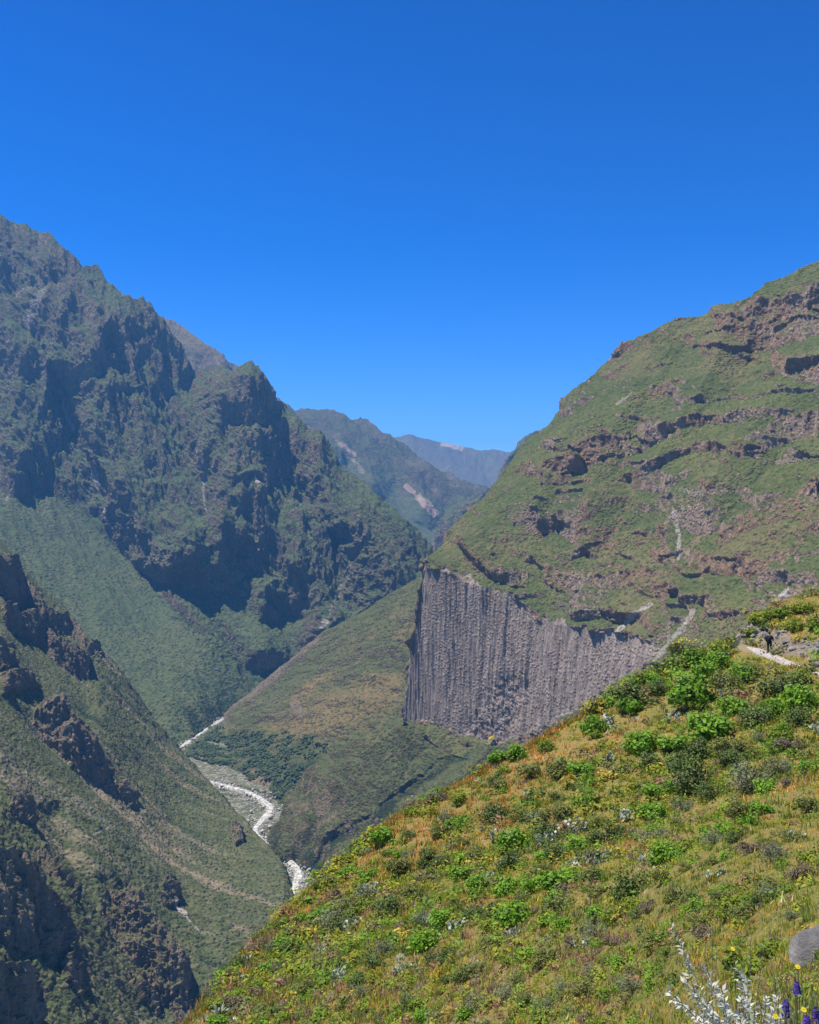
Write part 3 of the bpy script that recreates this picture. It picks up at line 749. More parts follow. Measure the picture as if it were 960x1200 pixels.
# trail ribbon
tp = [(853, 751, 97.5), (866, 754.5, 93.4), (885, 760.5, 89.8), (903, 767, 87.4), (920, 775, 84.6), (938, 782, 81.6), (955, 789, 78.6), (990, 804, 74.0), (1130, 866, 60.5)]
tw = np.array([((x - 480) / F * y_, y_, -(v - 600) / F * y_) for x, v, y_ in tp])
tt = np.linspace(0, len(tw) - 1, 260)
cxyz = np.stack([np.interp(tt, range(len(tw)), tw[:, i]) for i in range(3)], -1)
for _ in range(14): cxyz[1:-1] = (cxyz[:-2] + 2 * cxyz[1:-1] + cxyz[2:]) / 4
d_ = np.gradient(cxyz, axis=0); L_ = np.hypot(d_[:, 0], d_[:, 1]); nx_, ny_ = -d_[:, 1] / L_, d_[:, 0] / L_
u_ = np.linspace(-1, 1, 12)[:, None]
hw = .62 + .2 * fbm(cxyz, 3, 3, 5)
TP = np.stack([cxyz[:, 0] + nx_ * u_ * hw, cxyz[:, 1] + ny_ * u_ * hw, cxyz[:, 2] + .10 + u_ * 0 - .35 * np.abs(u_) ** 5], -1)
TP[..., 2] += .05 * fbm(TP, .8, 3, 2)
if np.cross(TP[1, 0] - TP[0, 0], TP[0, 1] - TP[0, 0])[2] > 0: pass
me = grid_mesh('trail', TP)
t = NT('trail_dust'); p = t.pos()
me.materials.append(t.finish(t.mix(t.ramp(t.noise(p, 2.5, 5, .7), .35, .65), (.27, .235, .21), (.42, .37, .335)), .95, t.noise(p, 6, 4), .6, .08))
tr = bpy.data.objects.new('trail', me); C.objects.link(tr); tr['kind'] = 'structure'


def trail_point(px):
    k = np.argmin(np.abs(480 + F * cxyz[:, 0] / cxyz[:, 1] - px)); return Vector(cxyz[k]) + Vector((0, 0, .1))


# ------------------------------------------------------------------ plants
def leaf_mat(name, a, b, rough=.6, trans=.25, spec=.25, sc=1.2):
    t = NT(name)
    at = t.n('ShaderNodeAttribute', attribute_name='tint')
    oi = t.n('ShaderNodeObjectInfo')
    f = t.math('ADD', t.math('MULTIPLY', at.outputs['Fac'], .7), t.math('MULTIPLY', oi.outputs['Random'], .3))
    c = t.mix(f, a, b)
    p = t.n('ShaderNodeBsdfPrincipled', {'Base Color': c, 'Roughness': rough, 'Specular IOR Level': spec})
    tl = t.n('ShaderNodeBsdfTranslucent', {'Color': c})
    mx = t.n('ShaderNodeMixShader', {0: trans}); t.t.links.new(p.outputs[0], mx.inputs[1]); t.t.links.new(tl.outputs[0], mx.inputs[2])
    t.t.links.new(mx.outputs[0], t.out.inputs['Surface'])
    return t.m


def leaf_quads(C0, N0, ln, wd, axis=None):
    """pointed leaves: centre, facing, length, width"""
    n = len(C0)
    N0 = N0 / (np.linalg.norm(N0, axis=1)[:, None] + 1e-9)
    A = RNG.normal(size=(n, 3)) if axis is None else axis
    A = A - N0 * (A * N0).sum(1)[:, None]; A /= np.linalg.norm(A, axis=1)[:, None] + 1e-9
    B = np.cross(N0, A)
    ln = np.broadcast_to(ln, (n,))[:, None]; wd = np.broadcast_to(wd, (n,))[:, None]
    V = np.stack([C0 - A * ln / 2, C0 + B * wd / 2 - A * ln * .05, C0 + A * ln / 2, C0 - B * wd / 2 - A * ln * .05], 1)
    Q = np.arange(n * 4).reshape(n, 4)
    return V.reshape(-1, 3), Q


def tint_mesh(name, V, Q, tint, mats):
    me = raw_mesh(name, V, Q)
    a = me.attributes.new('tint', 'FLOAT', 'POINT'); a.data.foreach_set('value', np.ascontiguousarray(tint, np.float32))
    for m in mats: me.materials.append(m)
    return me


def bush_cloud(n, leaf, lobes=9, tall=.75, fine=False, seed=0, hollow=.35):
    r = np.random.default_rng(seed)
    th = r.uniform(0, 2 * np.pi, lobes); rr = np.sqrt(r.uniform(0, 1, lobes)) * .33
    c = np.stack([rr * np.cos(th), rr * np.sin(th), r.uniform(.18, .62, lobes) * tall * (1.05 - rr)], -1)
    sz = r.uniform(.12, .25, lobes)
    k = r.integers(0, lobes, n)
    d = r.normal(size=(n, 3)); d /= np.linalg.norm(d, axis=1)[:, None]
    rad = sz[k] * (hollow + (1 - hollow) * r.uniform(0, 1, n) ** .5) * (1 + .5 * r.uniform(0, 1, n) ** 6)
    p = c[k] + d * rad[:, None]
    p[:, 2] = np.abs(p[:, 2]) + .02
    nrm = d + r.normal(size=(n, 3)) * .7 + np.array([0, 0, .5])
    ln = leaf * r.uniform(.7, 1.4, n)
    V, Q = leaf_quads(p, nrm, ln, ln * (.3 if fine else .6))
    tint = np.clip(r.uniform(0, 1, n) * .6 + (k % 3) * .2, 0, 1)
    return V, Q, np.repeat(tint, 4)


def tube(pts, rad, k=5):
    pts = np.asarray(pts, float); rad = np.broadcast_to(rad, (len(pts),))
    d = np.gradient(pts, axis=0); d /= np.linalg.norm(d, axis=1)[:, None] + 1e-9
    a = np.cross(d, [.3, .2, 1.]) ; a /= np.linalg.norm(a, axis=1)[:, None] + 1e-9; b = np.cross(d, a)
    an = np.linspace(0, 2 * np.pi, k, endpoint=False)
    V = pts[:, None] + rad[:, None, None] * (a[:, None] * np.cos(an)[None, :, None] + b[:, None] * np.sin(an)[None, :, None])
    Q = [(i * k + j, i * k + (j + 1) % k, (i + 1) * k + (j + 1) % k, (i + 1) * k + j) for i in range(len(pts) - 1) for j in range(k)]
    return V.reshape(-1, 3), np.array(Q)


def join(parts):
    V, Q, o = [], [], 0
    for v, q in parts:
        V.append(v); Q.append(q + o); o += len(v)
    return np.concatenate(V), np.concatenate(Q)


def stems(seed, n=7, h=.5, r=.012):
    g = np.random.default_rng(seed); P = []
    for i in range(n):
        a = g.uniform(0, 2 * np.pi); s_ = g.uniform(.1, .3)
        P.append(tube([(0, 0, -.05), (np.cos(a) * s_ * .4, np.sin(a) * s_ * .4, h * .5), (np.cos(a) * s_, np.sin(a) * s_, h * g.uniform(.8, 1.1))], [r * 1.5, r, r * .5], 4))
    return join(P)


t = NT('twig_bark'); p = t.pos()
BARK = t.finish(t.mix(t.noise(p, 9, 3), (.09, .065, .05), (.20, .16, .13)), .9)
KINDS = {
    'leafy_shrub': dict(desc='bright green leafy shrub', mat=leaf_mat('leafy_green', (.10, .22, .015), (.23, .40, .03), trans=.35), n=900, leaf=.085, tall=.78, lobes=10, fine=False),
    'woody_shrub': dict(desc='dark green twiggy shrub', mat=leaf_mat('dark_olive', (.05, .085, .017), (.125, .17, .035), trans=.15), n=1300, leaf=.055, tall=.72, lobes=11, fine=False),
    'olive_shrub': dict(desc='olive feathery shrub', mat=leaf_mat('olive_soft', (.12, .15, .03), (.22, .23, .055), trans=.25), n=1500, leaf=.085, tall=.7, lobes=8, fine=True),
    'grey_shrub': dict(desc='grey green bushy shrub', mat=leaf_mat('grey_green', (.10, .125, .055), (.21, .235, .12), trans=.15), n=1200, leaf=.06, tall=.7, lobes=9, fine=True),
    'brown_shrub': dict(desc='dry brownish shrub', mat=leaf_mat('dry_brown', (.11, .08, .05), (.20, .15, .10), trans=.15), n=1000, leaf=.08, tall=.6, lobes=8, fine=True),
    'lime_herb': dict(desc='lime green herb clump', mat=leaf_mat('lime', (.13, .20, .018), (.25, .30, .03), trans=.4), n=700, leaf=.09, tall=.5, lobes=9, fine=False),
}
THINGS = []   # (object, px, py, description)


def bare(name, group=None):
    o = bpy.data.objects.new(name, None); o.empty_display_size = .2; C.objects.link(o)
    if group: o['group'] = group
    return o


def part(name, me, parent):
    o = bpy.data.objects.new(name, me); C.objects.link(o); o.parent = parent; return o


PROTO = {}
for kn, kd in KINDS.items():
    PROTO[kn] = []
    for v in range(4):
        V, Q, ti = bush_cloud(kd['n'], kd['leaf'], kd['lobes'], kd['tall'], kd['fine'], seed=sum(map(ord, kn)) * 7 + v)
        fm_ = tint_mesh(kn + '_foliage', V, Q, ti, [kd['mat']])
        V, Q = stems(v + 11, 8, kd['tall'] * .6)
        sm_ = raw_mesh(kn + '_stem', V, Q); sm_.materials.append(BARK)
        PROTO[kn].append((fm_, sm_))
GROUPN = {'leafy_shrub': 'bright green shrubs on the near slope', 'woody_shrub': 'dark green shrubs on the near slope', 'olive_shrub': 'olive shrubs on the near slope', 'grey_shrub': 'grey green shrubs on the near slope', 'brown_shrub': 'dry brown shrubs on the near slope', 'lime_herb': 'lime green herb clumps on the near slope'}


def put(kn, px, py, wpx, loc=None, desc=None, hs=1.0):
    loc = loc or ground_at(px, py)
    w = wpx * loc.y / F * 1.55
    fm_, sm_ = PROTO[kn][RNG.integers(0, 4)]
    o = bare(kn, GROUPN.get(kn)); o['category'] = 'herb' if kn == 'lime_herb' else 'shrub'
    o.location = loc - Vector((0, 0, .03 * w)); o.rotation_euler = (0, 0, RNG.uniform(0, 6.28)); h = w * RNG.uniform(.7, 1.0) * hs
    o.scale = (w, w, h)
    part('foliage', fm_, o); part('stem', sm_, o)
    THINGS.append((o, px, py - wpx * .3, ('small ' if wpx < 17 else 'large ' if wpx > 36 else '') + (desc or KINDS[kn]['desc'])))
    return o


A = [('leafy_shrub', [(812, 780, 28), (842, 784, 28), (768, 802, 24), (741, 836, 26), (808, 826, 50), (695, 860, 27), (826, 865, 48), (937, 832, 36), (855, 838, 30), (753, 880, 38), (786, 928, 17), (894, 930, 26), (767, 958, 30), (896, 954, 24), (850, 978, 22), (779, 1010, 30), (677, 908, 30), (691, 938, 15), (764, 935, 24), (599, 998, 34), (675, 1000, 30), (661, 1040, 44), (594, 1046, 32), (601, 1085, 42), (702, 1080, 26), (408, 1030, 26), (450, 985, 26), (331, 1112, 24), (497, 1115, 34), (617, 1124, 22), (725, 1134, 22), (584, 892, 22), (350, 1080, 14), (560, 1045, 28), (520, 1085, 30), (547, 1196, 24), (640, 1010, 26), (785, 880, 34), (905, 842, 30), (625, 1045, 26), (545, 1030, 26), (870, 800, 26), (945, 905, 22), (645, 1085, 22), (820, 796, 26)]),
     ('woody_shrub', [(770, 812, 28), (744, 828, 44), (920, 818, 48), (887, 850, 38), (821, 888, 32), (809, 922, 46), (829, 935, 28), (857, 895, 30), (580, 960, 36), (714, 990, 32), (739, 1052, 46), (457, 1070, 32), (519, 1014, 22), (578, 1080, 30), (525, 1125, 26), (545, 1150, 26), (695, 1035, 30), (640, 985, 30), (655, 1010, 30), (600, 1020, 28), (505, 1130, 22), (867, 905, 22), (935, 850, 30), (400, 1090, 24), (560, 1075, 26), (635, 1030, 28), (795, 900, 26), (760, 900, 28), (885, 1068, 26), (700, 990, 24)]),
     ('olive_shrub', [(849, 815, 40), (878, 792, 30), (656, 910, 28), (622, 908, 28), (652, 960, 28), (473, 1024, 30), (414, 1068, 28), (505, 1014, 26), (517, 980, 20), (652, 1072, 40), (861, 886, 36), (357, 1166, 22), (484, 1052, 26), (560, 1010, 26), (870, 960, 28), (700, 1050, 26), (580, 1110, 30), (640, 1130, 26), (900, 1045, 28), (930, 985, 28), (610, 960, 22), (795, 1060, 30), (950, 950, 26), (380, 1040, 20), (870, 1080, 30), (580, 925, 20), (690, 1170, 28), (840, 1060, 26), (770, 1110, 30)]),
     ('grey_shrub', [(631, 966, 28), (878, 925, 48), (760, 988, 30), (390, 1084, 30), (497, 1084, 26), (562, 1180, 28), (597, 1170, 24), (695, 1150, 26), (807, 925, 30), (835, 990, 26), (700, 1100, 26), (660, 1165, 24), (910, 905, 26), (800, 950, 22), (905, 1010, 28), (740, 1165, 28), (450, 1120, 24), (640, 1185, 24), (780, 985, 20)]),
     ('brown_shrub', [(396, 1056, 24), (872, 800, 20), (925, 880, 24), (700, 1010, 22), (720, 1110, 24), (440, 1090, 20), (830, 1100, 30), (330, 1140, 20), (880, 1000, 28), (905, 1000, 20), (670, 1110, 22), (480, 950, 18), (760, 1070, 24), (937, 1030, 28)]),
     ('lime_herb', [(868, 980, 24), (340, 1100, 22), (480, 955, 16), (410, 1010, 18), (860, 1075, 34), (540, 940, 18), (590, 905, 16), (640, 880, 18), (700, 865, 14), (300, 1160, 18), (250, 1180, 16), (360, 1060, 16), (870, 1150, 60), (905, 1120, 34), (520, 1060, 22), (600, 1130, 24), (720, 1080, 24), (800, 1000, 24), (890, 730, 22), (915, 722, 24), (943, 716, 24), (930, 738, 18), (956, 735, 22), (880, 745, 18), (950, 1010, 24), (455, 1000, 16), (640, 1195, 26), (820, 830, 24), (915, 870, 26), (940, 800, 26)])]
for kn, L in A:
    for px, py, w_ in L: put(kn, px, py, w_)
# further small plants filling the slope
def crest_y(px): return float(np.interp(px, [200, 250, 310, 345, 400, 450, 520, 600, 700, 760, 835, 868, 900, 960], [1228, 1158, 1095, 1057, 1011, 968, 928, 884, 828, 788, 762, 742, 713, 688]))
cnt = 0
while cnt < 150:
    px = RNG.uniform(235, 962); c0 = crest_y(px) + 4
    py = RNG.uniform(c0, 1235)
    if px > 862 and 738 < py < 806: continue
    if px > 760 and py > 1090 and RNG.random() < .6: continue
    kn = RNG.choice(['leafy_shrub', 'woody_shrub', 'olive_shrub', 'grey_shrub', 'brown_shrub', 'lime_herb'], p=[.16, .14, .24, .16, .14, .16])
    put(kn, px, py, RNG.uniform(9, 22) * (1.15 if py > 1050 else 1)); cnt += 1

# bushes in flower
YEL = leaf_mat('yellow_petal', (.62, .50, .02), (.85, .70, .04), trans=.3)


def blooms(o, seed, n=160, leaf=.035, mat=YEL, up=.45):
    V, Q, ti = bush_cloud(n * 3, leaf, 9, .78, False, seed, .95)
    V4 = V.reshape(-1, 4, 3); keep = V4[:, :, 2].mean(1) > up; V4 = V4[keep][:n] * np.array([1.06, 1.06, 1.06])
    V = V4.reshape(-1, 3); Q = np.arange(len(V)).reshape(-1, 4)
    return part('flower', tint_mesh('flower', V, Q, RNG.random(len(V)), [mat]), o)


o = put('olive_shrub', 803, 770, 30, desc='yellow topped leafy shrub'); o['category'] = 'shrub'; blooms(o, 5, 260, .05)
o = put('olive_shrub', 778, 1034, 22, desc='low yellow flowering shrub'); blooms(o, 6, 150, .055, up=.2)
o = put('lime_herb', 833, 772, 22, desc='pale flowering herb clump'); blooms(o, 8, 130, .04, up=.12)
# yellow tree at the cliff foot
k = np.argmin((480 + F * FS.P[..., 0] / FS.P[..., 1] - 577) ** 2 + (600 - F * FS.P[..., 2] / FS.P[..., 1] - 866) ** 2 + 1e6 * (np.arange(FS.P.shape[0]) < FS.nb)[:, None])
yl = Vector(FS.P.reshape(-1, 3)[k])
o = bare('flowering_tree'); o['category'] = 'tree'; o['label'] = 'small bright yellow flowering tree at the foot of the grey column cliff'
o.location = yl + Vector((0, -8, 0)); o.scale = (15, 15, 13)
V, Q, ti = bush_cloud(900, .12, 8, .75, False, 77); part('crown', tint_mesh('yellow_crown', V, Q, ti, [YEL]), o)
V, Q = stems(5, 4, .4, .03); m_ = raw_mesh('trunk', V, Q); m_.materials.append(BARK); part('trunk', m_, o)

# prickly pears
t = NT('cactus_pad'); p = t.n('ShaderNodeTexCoord').outputs['Object']
vo = t.n('ShaderNodeTexVoronoi', {'Vector': p, 'Scale': 34.0})
cc = t.mix(t.ramp(vo.outputs['Distance'], .18, .1), t.mix(t.noise(p, 3, 3), (.17, .21, .11), (.40, .43, .32)), (.66, .63, .52))
PAD = t.finish(cc, .42, vo.outputs['Distance'], .3, .01, spec=.6)


def pad_mesh(seed):
    g = np.random.default_rng(seed)
    nu, nv = 12, 8
    V = []
    for i in range(nv + 1):
        f = i / nv; w_ = math.sin(math.pi * f ** .8) ** .75 * .42 if 0 < f < 1 else .03
        for j in range(nu):
            a = 2 * math.pi * j / nu
            V.append((w_ * math.cos(a), w_ * .2 * math.sin(a) + .05 * math.sin(f * 3), f))
    Q = [(i * nu + j, i * nu + (j + 1) % nu, (i + 1) * nu + (j + 1) % nu, (i + 1) * nu + j) for i in range(nv) for j in range(nu)]
    me = raw_mesh('pad', np.array(V), np.array(Q), True); me.materials.append(PAD); return me


PADS = [pad_mesh(i) for i in range(2)]


def cactus(px, py, wpx, n0, desc='prickly pear cactus', loc=None):
    loc = loc or ground_at(px, py)
    w = wpx * loc.y / F
    o = bare('prickly_pear', 'prickly pears on the near slope'); o['category'] = 'cactus'; o.location = loc
    pl_ = 5.2 * loc.y / F; n0 = int(n0 * 3.0)
    def grow(b, d, lv):
        ln = pl_ * RNG.uniform(.8, 1.2) * (1 - .12 * lv)
        q = d.normalized().to_track_quat('Z', 'Y') @ Matrix.Rotation(RNG.uniform(0, 3.14), 4, 'Z').to_quaternion()
        c = part('pad', PADS[RNG.integers(0, 2)], o); c.location = b; c.rotation_mode = 'QUATERNION'; c.rotation_quaternion = q; c.scale = (ln * RNG.uniform(.9, 1.15), ln, ln)
        tip = b + d.normalized() * ln * .92
        if lv < 2:
            for _ in range(RNG.integers(1, 3)):
                grow(tip + Vector(RNG.normal(0, .03, 3)), d.normalized() + Vector(RNG.normal(0, .5, 3)) + Vector((0, 0, .35)), lv + 1)
    for i in range(n0):
        a = RNG.uniform(0, 6.28); r_ = w * .42 * math.sqrt(RNG.random())
        x_, y_ = math.cos(a) * r_, math.sin(a) * r_
        zz = ground_xy(loc.x + x_, loc.y + y_) - loc.z
        grow(Vector((x_, y_, zz - .03)), Vector((math.cos(a) * .5, math.sin(a) * .5, 1)), 0)
    THINGS.append((o, px, py - 8, desc))
    return o


for px, py, w_, n0, d in [(849, 819, 14, 3, ''), (709, 852, 20, 4, ''), (711, 894, 18, 3, ''), (663, 978, 62, 9, 'wide patch of '), (693, 1012, 50, 9, 'wide patch of '), (640, 990, 26, 5, ''), (581, 984, 20, 4, ''), (594, 1018, 24, 5, ''), (730, 962, 18, 4, 'upright '), (760, 1012, 24, 5, ''),
                          (567, 1036, 22, 4, ''), (720, 1078, 14, 3, ''), (428, 1048, 26, 6, ''), (410, 1088, 16, 4, ''), (836, 1032, 20, 4, ''), (685, 1112, 12, 2, 'small '), (557, 1140, 18, 4, ''), (507, 1082, 20, 4, ''), (470, 1140, 18, 3, ''), (535, 1090, 22, 5, ''), (600, 1100, 14, 3, ''), (765, 1030, 14, 3, ''), (935, 985, 12, 2, 'small '), (788, 848, 12, 2, 'small '), (400, 1148, 16, 3, ''), (960, 860, 14, 3, '')]:
    cactus(px, py, w_, n0, d + 'prickly pear')

# agaves and pale spiky plants
t = NT('agave_leaf'); p = t.n('ShaderNodeTexCoord').outputs['Object']
AGV = t.finish(t.mix(t.noise(p, 5, 3), (.13, .17, .11), (.33, .37, .29)), .4, spec=.7)
t = NT('silver_leaf'); p = t.n('ShaderNodeTexCoord').outputs['Object']
SLV = t.finish(t.mix(t.noise(p, 5, 3), (.32, .35, .26), (.55, .57, .46)), .6, spec=.4)


def rosette(n, seed, wd=.10, ln=.55):
    g = np.random.default_rng(seed); P = []
    for i in range(n):
        a = i * 2.4 + g.normal(0, .1); el = g.uniform(.15, 1.35)
        d = np.array([math.cos(a) * math.cos(el), math.sin(a) * math.cos(el), math.sin(el)]); sd = np.array([-math.sin(a), math.cos(a), 0])
        L0 = ln * g.uniform(.75, 1.1); pts = []
        for k_, (f, w_) in enumerate([(0, .7), (.35, 1), (.7, .7), (1, .03)]):
            c_ = d * L0 * f + np.array([0, 0, -.10 * f * f * math.cos(el)])
            pts += [c_ - sd * wd * w_ * .5, c_ + np.cross(sd, d) * -wd * .15 * w_, c_ + sd * wd * w_ * .5]
        Q = []
        for k_ in range(3):
            for j in range(2):
                b = k_ * 3 + j; Q.append((b, b + 1, b + 4, b + 3))
        P.append((np.array(pts), np.array(Q)))
    return join(P)


def spiky(px, py, wpx, mat, desc, n=34, wd=.10, cat='agave', name='agave'):
    loc = ground_at(px, py); w = wpx * loc.y / F
    V, Q = rosette(n, int(px), wd); me = raw_mesh(name, V * w, Q); me.materials.append(mat)
    o = bpy.data.objects.new(name, me); C.objects.link(o); o.location = loc; o['category'] = cat
    THINGS.append((o, px, py - 6, desc)); return o


for px, py, w_ in [(258, 1192, 34), (291, 1128, 22), (283, 1150, 18), (240, 1200, 22), (276, 1172, 18), (252, 1168, 14), (272, 1200, 18)]:
    spiky(px, py, w_, AGV, 'grey green spiky agave rosette')['group'] = 'agaves at the lower left of the near slope'
for px, py, w_ in [(378, 1116, 22), (617, 932, 14), (562, 916, 13), (788, 838, 15), (512, 1100, 14), (540, 1108, 13), (470, 1125, 16), (650, 1062, 14), (745, 845, 14), (490, 1030, 16), (660, 960, 14), (818, 920, 14), (430, 1000, 14), (555, 1128, 13), (862, 820, 12)]:
    spiky(px, py, w_, SLV, 'pale silvery spiky plant', 70, .035, 'plant', 'silvery_plant')['group'] = 'silvery spiky plants on the near slope'

# ------------------------------------------------------------------ rocks
import bmesh
t = NT('grey_rock'); p = t.n('ShaderNodeTexCoord').outputs['Object']
n_ = t.noise(p, 2.2, 7, .65)
ROCK = t.finish(t.mix(t.ramp(n_, .35, .65), (.24, .22, .20), (.50, .47, .44)), .9, t.noise(t.scale(p, (1, 1, 3)), 2.5, 8, .75), 1.0, .5)


def rock_mesh(seed, sx=1, sy=.8, sz=.6, sub=3, cuts=6):
    b = bmesh.new(); bmesh.ops.create_icosphere(b, subdivisions=sub, radius=.5)
    V = np.array([v.co[:] for v in b.verts]); V = V * (1 + .45 * fbm(V * 1.0, .55, 3, seed)[:, None])
    g = np.random.default_rng(seed)
    for _ in range(cuts):
        d = g.normal(size=3); d /= np.linalg.norm(d); h = g.uniform(.3, .42); e = V @ d - h; V = V - np.clip(e, 0, 9)[:, None] * d * .85
    for v, c_ in zip(b.verts, V): v.co = c_ * [sx, sy, sz]
    me = bpy.data.meshes.new('rock'); b.to_mesh(me); b.free(); me.materials.append(ROCK)
    return me


def rock(px, py, wpx, desc, loc=None, **kw):
    loc = loc or ground_at(px, py); w = wpx * loc.y / F
    o = bpy.data.objects.new('rock', rock_mesh(int(px * 3 + py), **kw)); C.objects.link(o); o.location = loc + Vector((0, 0, w * .08)); o.scale = (w, w, w); o.rotation_euler = (0, 0, RNG.uniform(-.5, .5))
    o['category'] = 'rock'; THINGS.append((o, px, py, desc)); return o


bo = rock(966, 1116, 92, 'large flat grey boulder cut by the right edge of the picture', sz=.34, sub=5, cuts=5); bo.name = 'boulder'; bo.rotation_euler = (-.05, -.38, .1); bo.location.z -= .02; bo['label'] = 'large flat grey boulder half buried in grass at the right edge'
THINGS.pop()
for px, py, w_ in [(677, 941, 13), (668, 948, 9), (886, 741, 13), (872, 746, 9), (897, 744, 8), (893, 738, 9), (948, 756, 11), (957, 764, 12), (952, 774, 13), (941, 768, 8), (958, 781, 11), (962, 752, 11), (921, 752, 8), (930, 760, 7), (911, 788, 9), (922, 792, 8), (902, 784, 7), (877, 800, 9), (800, 801, 8), (390, 1166, 11), (372, 1192, 10), (333, 1178, 8), (716, 1188, 9), (690, 806 + 60, 6), (870, 1040, 9), (865, 1095, 10), (265, 1146, 9), (285, 1146, 9), (945, 748, 9), (934, 748, 8)]:
    rock(px, py, w_, 'small pale grey rock' if w_ < 12 else 'angular grey rock', sz=RNG.uniform(.5, .8))['group'] = 'pale rocks on the near slope'
sel = np.argwhere((GS.cut > .4) & (GS.PXb < 1000) & (np.arange(GS.P.shape[0])[:, None] > GS.nb))
k = RNG.integers(0, len(sel), 300); cen = GS.P[sel[k, 0], sel[k, 1]] + RNG.normal(0, .15, (300, 3)) * [1, 1, 0]
scatter_blobs('rubble', cen, RNG.gamma(1.5, .055, 300) + .04, ROCK, .75, .6)

# ------------------------------------------------------------------ grass, too dense to count
def grass():
    nr, nc = GS.P.shape[:2]
    N = 90000
    r0 = GS.nb
    w_ = np.ones(nr - 1 - r0 - GS.nfront)
    i = RNG.integers(r0, nr - 2 - GS.nfront, N); j = RNG.integers(0, nc - 2, N)
    a, b = RNG.random((N, 1)), RNG.random((N, 1))
    P = GS.P
    p = P[i, j] * (1 - a) * (1 - b) + P[i + 1, j] * a * (1 - b) + P[i, j + 1] * (1 - a) * b + P[i + 1, j + 1] * a * b
    keep = (GS.trail[i, j] < .3) & (RNG.random(N) > GS.cut[i, j] * .85) & (GS.PXb[i, j] < 1040)
    # bare patches
    pt = fbm(p, 4.5, 3, 21); keep &= RNG.random(N) < np.clip(1.0 + pt * 1.2, .25, 1)
    p = p[keep]; N = len(p)
    big = fbm(p, 16, 3, 31); sm = fbm(p, 2.2, 3, 32)
    PXs = 480 + F * p[:, 0] / p[:, 1]; PYs = 600 - F * p[:, 2] / p[:, 1]
    pal = np.array([(.64, .32, .08), (.54, .34, .055), (.38, .34, .045), (.17, .23, .035), (.38, .205, .13), (.56, .42, .20)])
    edge = np.exp(-p[:, 0] * 0) * 0
    left = sstep(25, -8, p[:, 0]) * .35
    far_left = np.clip(1.2 - (p[:, 1] * 0 + (PYs - np.interp(PXs, [200, 345, 520, 700, 860], [1228, 1057, 928, 828, 755]))) / 70, 0, 1) * sstep(760, 600, PXs)
    v = big * 1.1 + sm * .9 + RNG.normal(0, .28, N) + far_left * 1.1 - .20
    ci = np.digitize(v, [-.28, .0, .28])          # 0 green .. 3 dry
    col = np.choose(ci[:, None], [pal[3], pal[2], pal[1], pal[0]])
    brown = (fbm(p, 6, 3, 41) + .5 * sstep(1020, 1150, PYs) + RNG.normal(0, .2, N)) > .5
    col[brown] = pal[4]
    pale = RNG.random(N) < .05; col[pale] = pal[5]
    yel = (RNG.random(N) < .03); col[yel] = (.62, .48, .03)
    col = col * RNG.uniform(.75, 1.3, (N, 1))
    K = 3
    h = (.07 + .16 * RNG.random(N)) * np.clip(p[:, 1] / 50, .32, 1) * (1 + .5 * sm)
    # half of it stands in clumps that share a height and a colour
    NC, KB = 15000, 16
    k_ = RNG.integers(0, N, NC)
    pc_, cc_, hh_ = p[k_], col[k_] * RNG.uniform(.7, 1.35, (NC, 1)), h[k_] * RNG.uniform(1.2, 2.3, NC)
    rnd = RNG.random(NC); cc_[rnd < .30] = np.array([.17, .24, .035]) * RNG.uniform(.6, 1.5, ((rnd < .30).sum(), 1)); cc_[rnd > .90] = np.array([.27, .20, .16]) * RNG.uniform(.7, 1.2, ((rnd > .90).sum(), 1)); g_ = (rnd > .3) & (rnd < .42); cc_[g_] = np.array([.34, .33, .03]) * RNG.uniform(.8, 1.2, (g_.sum(), 1))
    rad = hh_ * RNG.uniform(.5, 1.1, NC)
    q_ = np.repeat(pc_, KB, 0) + RNG.normal(0, 1, (NC * KB, 3)) * np.repeat(rad, KB)[:, None] * [.6, .6, .12]
    p = np.concatenate([np.repeat(p, K, 0), q_]); h = np.concatenate([np.repeat(h, K) * RNG.uniform(.7, 1.2, N * K), np.repeat(hh_, KB) * RNG.uniform(.6, 1.1, NC * KB)])
    col = np.concatenate([np.repeat(col, K, 0), np.repeat(cc_, KB, 0) * RNG.uniform(.85, 1.15, (NC * KB, 1))])
    M = len(p); V = np.empty((M, 3, 3))
    az = RNG.uniform(0, 2 * np.pi, M); lean = RNG.uniform(.05, .7, M)
    d = np.stack([np.cos(az), np.sin(az), az * 0], -1); sd = np.stack([-np.sin(az), np.cos(az), az * 0], -1)
    base = p + d * (h * .25)[:, None] * RNG.random((M, 1)) - np.array([0, 0, .03])
    wd = (h * .06 + p[:, 1] * .00030)[:, None]
    V[:, 0] = base - sd * wd; V[:, 1] = base + sd * wd
    V[:, 2] = base + d * (h * lean)[:, None] + np.array([0, 0, 1.]) * (h * RNG.uniform(.7, 1.1, M))[:, None]
    me = raw_mesh('grass', V.reshape(-1, 3), np.arange(M * 3).reshape(-1, 3))
    at = me.attributes.new('col', 'FLOAT_COLOR', 'POINT')
    cc = np.ones((M, 3, 4)); cc[..., :3] = col[:, None]
    at.data.foreach_set('color', cc.astype(np.float32).ravel())
    t = NT('grass_blade'); a_ = t.n('ShaderNodeAttribute', attribute_name='col')
    p_ = t.n('ShaderNodeBsdfPrincipled', {'Base Color': a_.outputs['Color'], 'Roughness': .7, 'Specular IOR Level': .15}); tl = t.n('ShaderNodeBsdfTranslucent', {'Color': a_.outputs['Color']})
    mx = t.n('ShaderNodeMixShader', {0: .35}); t.t.links.new(p_.outputs[0], mx.inputs[1]); t.t.links.new(tl.outputs[0], mx.inputs[2]); t.t.links.new(mx.outputs[0], t.out.inputs['Surface'])
    me.materials.append(t.m)
